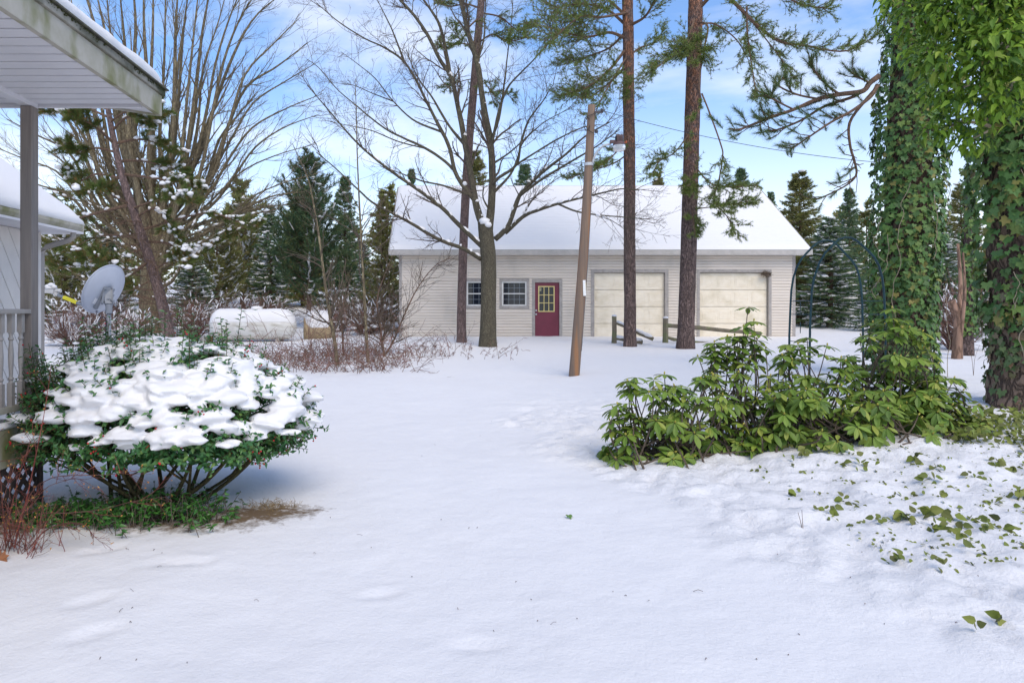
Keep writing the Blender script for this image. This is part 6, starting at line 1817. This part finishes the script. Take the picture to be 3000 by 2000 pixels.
for j in range(nS):
    p = pp[j]; o = norm([(p[0] - HC[0]) / HA[0], (p[1] - HC[1]) / HA[1], (p[2] - HZ) / HH * .9 + .1])
    d = norm(o + R_.n.normal(0, .35, 3) + [0, 0, .35]); L = R_.r.uniform(.08, .19)
    if ph[j] < .75 and R_.r.random() < (.22 if p[0] < HC[0] - .1 else .08): L *= 2.1; d = norm([d[0] * .4, d[1] * .4, 1])
    e1 = p + d * L * .5; e = e1 + norm(d + [0, 0, .15]) * L * .5; sm_.tube([p, e1, e], [.004, .003, .002], 3, cap=False)
    u = norm(cross(d, [.2, .3, .9])); v = cross(d, u); n = int(L / .018)
    for m in range(n):
        f = (m + .5) / n; an = m * 2.4 + R_.r.random() * .6; ra = u * math.cos(an) + v * math.sin(an); q = p + (e - p) * f
        Pp.append(q); Tt.append(norm(ra + d * .55)); Nn.append(norm(d * .9 - ra * .3 + R_.n.normal(0, .25, 3) + [0, 0, .3])); S.append(R_.r.uniform(.04, .066) * (1.05 - .25 * f))
    if R_.r.random() < .085:
        for m in range(R_.r.randint(1, 5)):
            q = p + d * L * R_.r.uniform(.3, 1.0) + R_.n.normal(0, .012, 3) + norm(p - np.append(HC, HZ)) * .02; blob(br, q, .0075, ICO1, .0, 0)
put_leaves(hl, LEAF_H, M['holly'], Pp, Nn, Tt, np.array(S), R_, 300)
br.build('berries', M['berry'], hl, smooth=True, kind='stuff')
for j in range(20):      # stems from the ground
    a = R_.r.random() * 6.283; s0 = np.array([HC[0] + R_.r.gauss(0, .17), HC[1] - .12 + R_.r.gauss(0, .12), 0]); s0[2] = g1(s0[0], s0[1]) - .05
    e = dome(np.array(a), np.array(R_.r.uniform(.6, 1.05)), .85); md = s0 * .45 + e * .55 + np.array([0, 0, -.08])
    c = curve([s0, md, e], 12); sm_.tube(c, np.linspace(R_.r.uniform(.014, .024), .006, 12), 6, cap=False)
    for q in range(5):
        i = R_.r.randint(5, 10); e2 = dome(np.array(a + R_.r.gauss(0, .5)), np.array(R_.r.uniform(.7, 1.2)), .88); sm_.tube(curve([c[i], (c[i] + e2) / 2 + R_.n.normal(0, .03, 3), e2], 6), np.linspace(.009, .003, 6), 4, cap=False)
sm_.build('stems', mat_bark('holly_bark', (.11, .095, .04), (.08, .065, .03), (.04, .033, .018), .5, 30, .3), hl, kind='stuff')
# the snow blanket: merged lumps
sb = MB()
for j in range(900):
    t_, f_ = R_.r.uniform(0, 6.283), R_.r.random() ** .62 * .99
    p = dome(np.array(t_), np.array(f_), 1.0)
    sx_ = (p[0] - HC[0]) / HA[0]; front_ = -(p[1] - HC[1]) / HA[1]
    cov = 1.0 if f_ < .72 else .65
    if sx_ < -.5: cov *= .05
    elif sx_ < -.25: cov *= .35
    if front_ > .2 and sx_ > -.2: cov = max(cov, .9)
    hole = float(fbm(p[0] * 3.6 + 3, p[1] * 3.6 + p[2] * 3, 2, 9) + .5)
    if R_.r.random() > cov or hole < .30: continue
    w_ = R_.r.uniform(.05, .135) * (1.1 - .3 * f_)
    blob(sb, p + [0, 0, R_.r.uniform(-.02, .025)], (w_ * R_.r.uniform(.9, 1.5), w_ * R_.r.uniform(.9, 1.4), w_ * R_.r.uniform(.28, .55)), ICO2, .45, R_.r.randint(0, 999))
so = sb.build('snow_blanket', mat_snow('bush_snow', .12, 60, base=(.765, .755, .755)), hl, smooth=True)
md_ = so.modifiers.new('merge', 'REMESH'); md_.mode = 'VOXEL'; md_.voxel_size = .011; md_.use_smooth_shade = True
md_ = so.modifiers.new('soften', 'SMOOTH'); md_.factor = .5; md_.iterations = 4

# glossy ground cover at its foot
R_ = Rnd(802); Pp, Nn, Tt, S = [], [], [], []; sm_ = MB()
for j in range(620):
    x = R_.r.gauss(-2.45, .42); y = R_.r.gauss(5.02, .16)
    if x > -1.55: continue
    hgt = R_.r.uniform(.03, .20) * (1.2 if x > -2.3 else .9); p = np.array([x, y, g1(x, y)]); d = norm([R_.r.gauss(0, .3), R_.r.gauss(-.2, .3), 1]); e = p + d * hgt; sm_.tube([p, e], [.003, .002], 3, cap=False)
    for m in range(R_.r.randint(4, 8)):
        a = R_.r.random() * 6.28; ra = np.array([math.cos(a), math.sin(a), 0]); Pp.append(p + d * hgt * R_.r.uniform(.5, 1)); Tt.append(ra + [0, 0, .15]); Nn.append(norm([0, -.25, 1] + R_.n.normal(0, .35, 3))); S.append(R_.r.uniform(.03, .055))
gc = thing('ground_cover', 'low glossy dark green ground cover leaves under the holly bush', 'ground cover', (-2.4, 5.0, 0)); gc['kind'] = 'stuff'
put_leaves(gc, LEAF_A, M['cover'], Pp, Nn, Tt, np.array(S), R_, 0); sm_.build('stems', M['bark_twig'], gc, kind='stuff')
# dry grass at the right foot of the bush
R_ = Rnd(803); gr = MB()
for j in range(420):
    x, y = R_.r.gauss(-1.37, .10), R_.r.gauss(5.32, .05)
    if j % 3 == 0: x, y = R_.r.uniform(-2.0, -1.1), R_.r.uniform(4.9, 5.35)
    p = np.array([x, y, g1(x, y) - .01]); L = R_.r.uniform(.03, .11) * (1 if j % 3 else .6); d = norm([R_.r.gauss(0, .5), R_.r.gauss(0, .5), .8]); gr.tube([p, p + d * L * .6, p + d * L + [R_.r.gauss(0, .02), 0, -.02]], [.0018, .0014, .0008], 3, cap=False, tint=R_.r.random())
tag(gr.build('dry_grass', mat_tint('dry_grass', [(.30, .20, .09), (.24, .17, .08), (.18, .12, .06)], .8), kind='stuff'), 'dry tan grass tuft poking through thin snow right of the holly', 'grass', kind='stuff')

# ------------------------------------------------------------------ red twigged shrub in the lower left corner
def Z3(zx, zy, Y): return P(zx * .44643, 1100 + zy * .44643, Y)
R_ = Rnd(804); RY = 4.35
b = Z3(70, 1130, RY); b[2] = g1(b[0], RY)
rt = thing('red_twig_shrub', 'sparse red twigged shrub with orange leaf scraps beside the porch lattice', 'shrub', b)
sm_ = MB(); lf = MB()
main = [([(95, 1130), (120, 1000), (170, 830), (215, 620), (250, 450), (290, 250), (320, 60), (335, -60)], .006), ([(40, 1130), (20, 900), (5, 700), (-20, 500)], .005), ([(190, 1130), (300, 1015), (450, 965), (560, 985), (605, 1050), (612, 1110)], .005), ([(100, 1100), (200, 780), (320, 680), (450, 655), (700, 650), (900, 622)], .004), ([(110, 1110), (240, 920), (450, 900), (650, 880), (850, 830), (1000, 805)], .004), ([(80, 1120), (60, 950), (90, 800), (130, 650), (150, 520)], .004), ([(70, 1130), (130, 930), (200, 860), (300, 740), (420, 690), (520, 680), (650, 750)], .003), ([(60, 1130), (40, 1000), (70, 700), (60, 560)], .003)]
def scrap(q):
    d = norm(R_.n.normal(size=3)); s_ = norm(cross(d, R_.n.normal(size=3))) * R_.r.uniform(.003, .006); L = R_.r.uniform(.010, .022)
    lf.add([q, q + d * L * .5 + s_, q + d * L, q + d * L * .5 - s_], [(0, 1, 2, 3)], tint=R_.r.random())
for pl_, r0 in main:
    c = curve([Z3(x, y, RY + R_.r.uniform(-.06, .06)) for x, y in pl_], 28); sm_.tube(c, np.linspace(r0, .0015, 28), 4, cap=False, tint=R_.r.random())
    for j in range(7):
        i = R_.r.randint(5, 26); d = norm(c[i + 1] - c[i]); tp = []
        grow(sm_, c[i], norm(d + R_.n.normal(0, .5, 3)), R_.r.uniform(.06, .26), .0022, 0, dict(seg=[5, 3], wander=.12, up=.05, rmin=.001, levels=1, kids=[4], ref=[.2], ang=(25, 55), tiplvl=0), R_, tp)
        for q, dd in tp:
            if R_.r.random() < .6: scrap(q)
    for j in range(9): scrap(c[R_.r.randint(6, 27)])
for j in range(46):
    s0 = b + [R_.r.gauss(.05, .10), R_.r.gauss(0, .06), 0]; s0[2] = g1(s0[0], s0[1]) - .01
    tp = []; grow(sm_, s0, norm([R_.r.gauss(.1, .5), R_.r.gauss(0, .3), 1]), R_.r.uniform(.12, .42), .0028, 0, dict(seg=[6, 4], wander=.10, up=.02, rmin=.001, levels=1, kids=[4], ref=[.3], ang=(20, 50), tiplvl=0), R_, tp)
    for q, dd in tp:
        if R_.r.random() < .35: scrap(q)
sm_.build('stems', M['red_twig'], rt, kind='stuff'); lf.build('leaf_scraps', mat_tint('orange_scrap', [(.50, .17, .05), (.42, .20, .06), (.55, .28, .08)], .7, .2, .2), rt, kind='stuff')

# fallen leaves
def fallen(label, px, py, size, mat, seed, up=.5, tmpl=None, name='fallen_leaf'):
    R_ = Rnd(seed); p = ground_from_px(px, py); a = R_.r.random() * 6.28
    nn = norm([R_.r.gauss(0, .2), -up, 1]); tp = np.array([math.cos(a), math.sin(a), .1]); F_ = frames(nn[None], tp[None])[0]
    V, Fc = tmpl or LEAF_I
    mb = MB(); mb.add((F_ * size @ V.T).T + p + [0, 0, .02 + size * .15], tris=Fc, tint=.5); return tag(mb.build(name, mat), label, 'leaf')
_oak = [(0, 0), (-.10, .12), (-.30, .10), (-.22, .26), (-.46, .30), (-.30, .44), (-.48, .60), (-.24, .64), (-.22, .84), (-.08, .80), (0, 1.0), (.08, .80), (.22, .84), (.24, .64), (.48, .60), (.30, .44), (.46, .30), (.22, .26), (.30, .10), (.10, .12)]
LEAF_O = (np.array([(0, .45, -.06)] + [(x, y, .10 * abs(x) + .12 * y * y) for x, y in _oak]), np.array([(0, i + 1, (i + 1) % 20 + 1) for i in range(20)])[:, ::-1])
M['oak'] = mat_plain('brown_oak_leaf', (.32, .13, .055), .7, col2=(.22, .09, .04), scale=30)
fallen('large brown fallen oak leaf lying on snow in the lower left corner', 28, 1645, .15, M['oak'], 5, .9, LEAF_O)
fallen('single small dark green leaf alone on the open snow', 1665, 1518, .055, M['ivy'], 6, .3)
fallen('small dark green leaf on the snow below the left rhododendron', 1923, 1342, .05, M['ivy'], 7, .3)

# twigs poking out of the snow
def twig(label, pl_, seed, r_=.003):
    R_ = Rnd(seed); mb = MB()
    for k, pts in enumerate(pl_):
        p0 = ground_from_px(*pts[0]); c = curve([p0] + [P(x, y, p0[1] - .01 * i) for i, (x, y) in enumerate(pts[1:])], 12); mb.tube(c, np.linspace(r_, r_ * .45, 12), 5)
    return tag(mb.build('snow_twig', M['bark_limb']), label, 'twig')
twig('pair of curved bare twigs rising from the snow below the leftmost rhododendron', [[(1886, 1344), (1882, 1310), (1866, 1280), (1855, 1262)], [(1897, 1343), (1905, 1315), (1921, 1287)]], 1, .004)
twig('forked upright bare twig sticking out of the snow beside the ivy bed', [[(2354, 1576), (2352, 1540), (2349, 1492)], [(2354, 1576), (2346, 1530), (2338, 1500)]], 2)
twig('thin stem pair between the rhododendron and the right ivy tree', [[(2852, 1100), (2845, 1040), (2825, 1000), (2815, 970)], [(2852, 1100), (2856, 1050), (2870, 1010)]], 3, .004)
R_ = Rnd(90); mb = MB()
for k in range(5):
    p = ground_from_px(2160 + 12 * k, 1328 - 4 * k); q = p + [.22 + .03 * k, .02, .04 + .02 * k]; mb.tube(curve([p + [-.16, .0, .02], (p + q) / 2 + [0, 0, .10], q, q + [.06, -.02, -.08]], 12), .0035, 4, cap=False)
tag(mb.build('bent_twigs', M['bark_limb']), 'arched bundle of bare twigs over ivy leaves at the bed edge', 'twig')

# ------------------------------------------------------------------ ivy leaves showing through the snow of the bed
R_ = Rnd(805); Pp, Nn, Tt, S = [], [], [], []
def cluster(px, py, n, spread, size, lift=.03):
    p = ground_from_px(px, py)
    for m in range(n):
        x, y = p[0] + R_.r.gauss(0, spread), p[1] + R_.r.gauss(0, spread); a = R_.r.random() * 6.28
        Pp.append((x, y, gfull(x, y) + R_.r.uniform(.0, 1) * lift + .004)); Tt.append((math.cos(a), math.sin(a), R_.r.uniform(-.8, .35))); Nn.append(norm(R_.n.normal(0, .6, 3) + [0, -.55, .8])); S.append(size * R_.r.uniform(.55, 1.05))
for zx, zy, n, sp_, sz_ in ((1720, 720, 7, .05, .085), (1860, 700, 7, .06, .085), (1920, 770, 6, .05, .085), (1960, 700, 4, .04, .07), (2170, 795, 4, .03, .07), (2050, 830, 6, .05, .06), (2110, 900, 4, .05, .06), (1670, 940, 4, .03, .06), (1915, 990, 3, .02, .06), (2250, 1240, 3, .02, .055), (2110, 1318, 2, .02, .05), (1440, 420, 9, .09, .07), (1380, 365, 4, .05, .07), (1760, 380, 6, .05, .07), (1890, 440, 6, .05, .07), (1870, 515, 7, .05, .065), (1320, 675, 6, .06, .06), (1420, 610, 5, .05, .06), (1200, 370, 5, .05, .07), (870, 300, 9, .10, .07), (620, 255, 5, .06, .07), (695, 245, 4, .05, .07), (2230, 410, 10, .10, .075), (2340, 590, 6, .05, .07), (1610, 740, 4, .04, .06), (1500, 200, 12, .12, .08), (1480, 240, 10, .10, .08), (1110, 325, 4, .05, .06), (1120, 410, 4, .05, .06), (2090, 470, 6, .08, .065), (2260, 760, 5, .06, .06), (370, 190, 6, .07, .08), (1110, 550, 3, .03, .06), (2230, 610, 4, .05, .06), (1940, 595, 3, .05, .06), (1050, 265, 5, .1, .06)):
    cluster(1700 + zx / 1.809, 1150 + zy / 1.809, int(n * 1.6), sp_ * .8, sz_ * 1.15, .07)
for j in range(330):
    px = 2000 + 1000 * R_.r.random() ** .6 + (R_.r.uniform(0, 700) if j % 4 == 0 else 0); py = 1245 + 430 * R_.r.random() ** 1.6
    if px < 2000 + (py - 1230) * 1.3: continue
    cluster(px, py, R_.r.choice((1, 1, 2, 3, 5)), .03, R_.r.uniform(.025, .05), .012)
for j in range(330):      # the dense yellow green mat below the right tree
    px = R_.r.uniform(2560, 3250); py = 1228 + R_.r.random() * (40 + 60 * (px - 2560) / 440)
    cluster(px, py, R_.r.randint(4, 7), .07, R_.r.uniform(.05, .085), .14)
for j in range(70):
    cluster(R_.r.uniform(2000, 2900), R_.r.uniform(1215, 1262), R_.r.randint(2, 5), .06, .06, .05)
ib = thing('ground_ivy', 'scattered yellow green ivy leaves poking through the snow in the right bed', 'ivy', (3.5, 6, .1)); ib['kind'] = 'stuff'
put_leaves(ib, LEAF_B, M['bed_leaf'], Pp, Nn, Tt, np.array(S), R_, 0)
# needles, bits of bark and stems lying on the snow
R_ = Rnd(806); db = MB()
for j in range(150):
    px, py = R_.r.uniform(250, 2990), R_.r.uniform(1150, 1995)
    if float(vnoise(px / 260., py / 160., 4)) < .42: continue
    p = ground_from_px(px, py); x, y = p[0], p[1]; z = gfull(x, y); a = R_.r.random() * 6.28; L = R_.r.choice((.005, .006, .008, .01, .012, .03, .05))
    d = np.array([math.cos(a), math.sin(a), R_.r.uniform(0, .25)]) * L; db.tube([(x, y, z + .002), np.array([x, y, z + .006]) + d * .5 + [0, 0, .2 * L * R_.r.random()], np.array([x, y, z + .004]) + d], R_.r.uniform(.0008, .0014) if L > .015 else .0018, 4, cap=False, tint=R_.r.random())
tag(db.build('snow_debris', mat_tint('debris', [(.12, .07, .05), (.06, .045, .04), (.16, .09, .06)], .8), kind='stuff'), 'pine needles and tiny bark bits scattered over the snow', 'debris', kind='stuff')
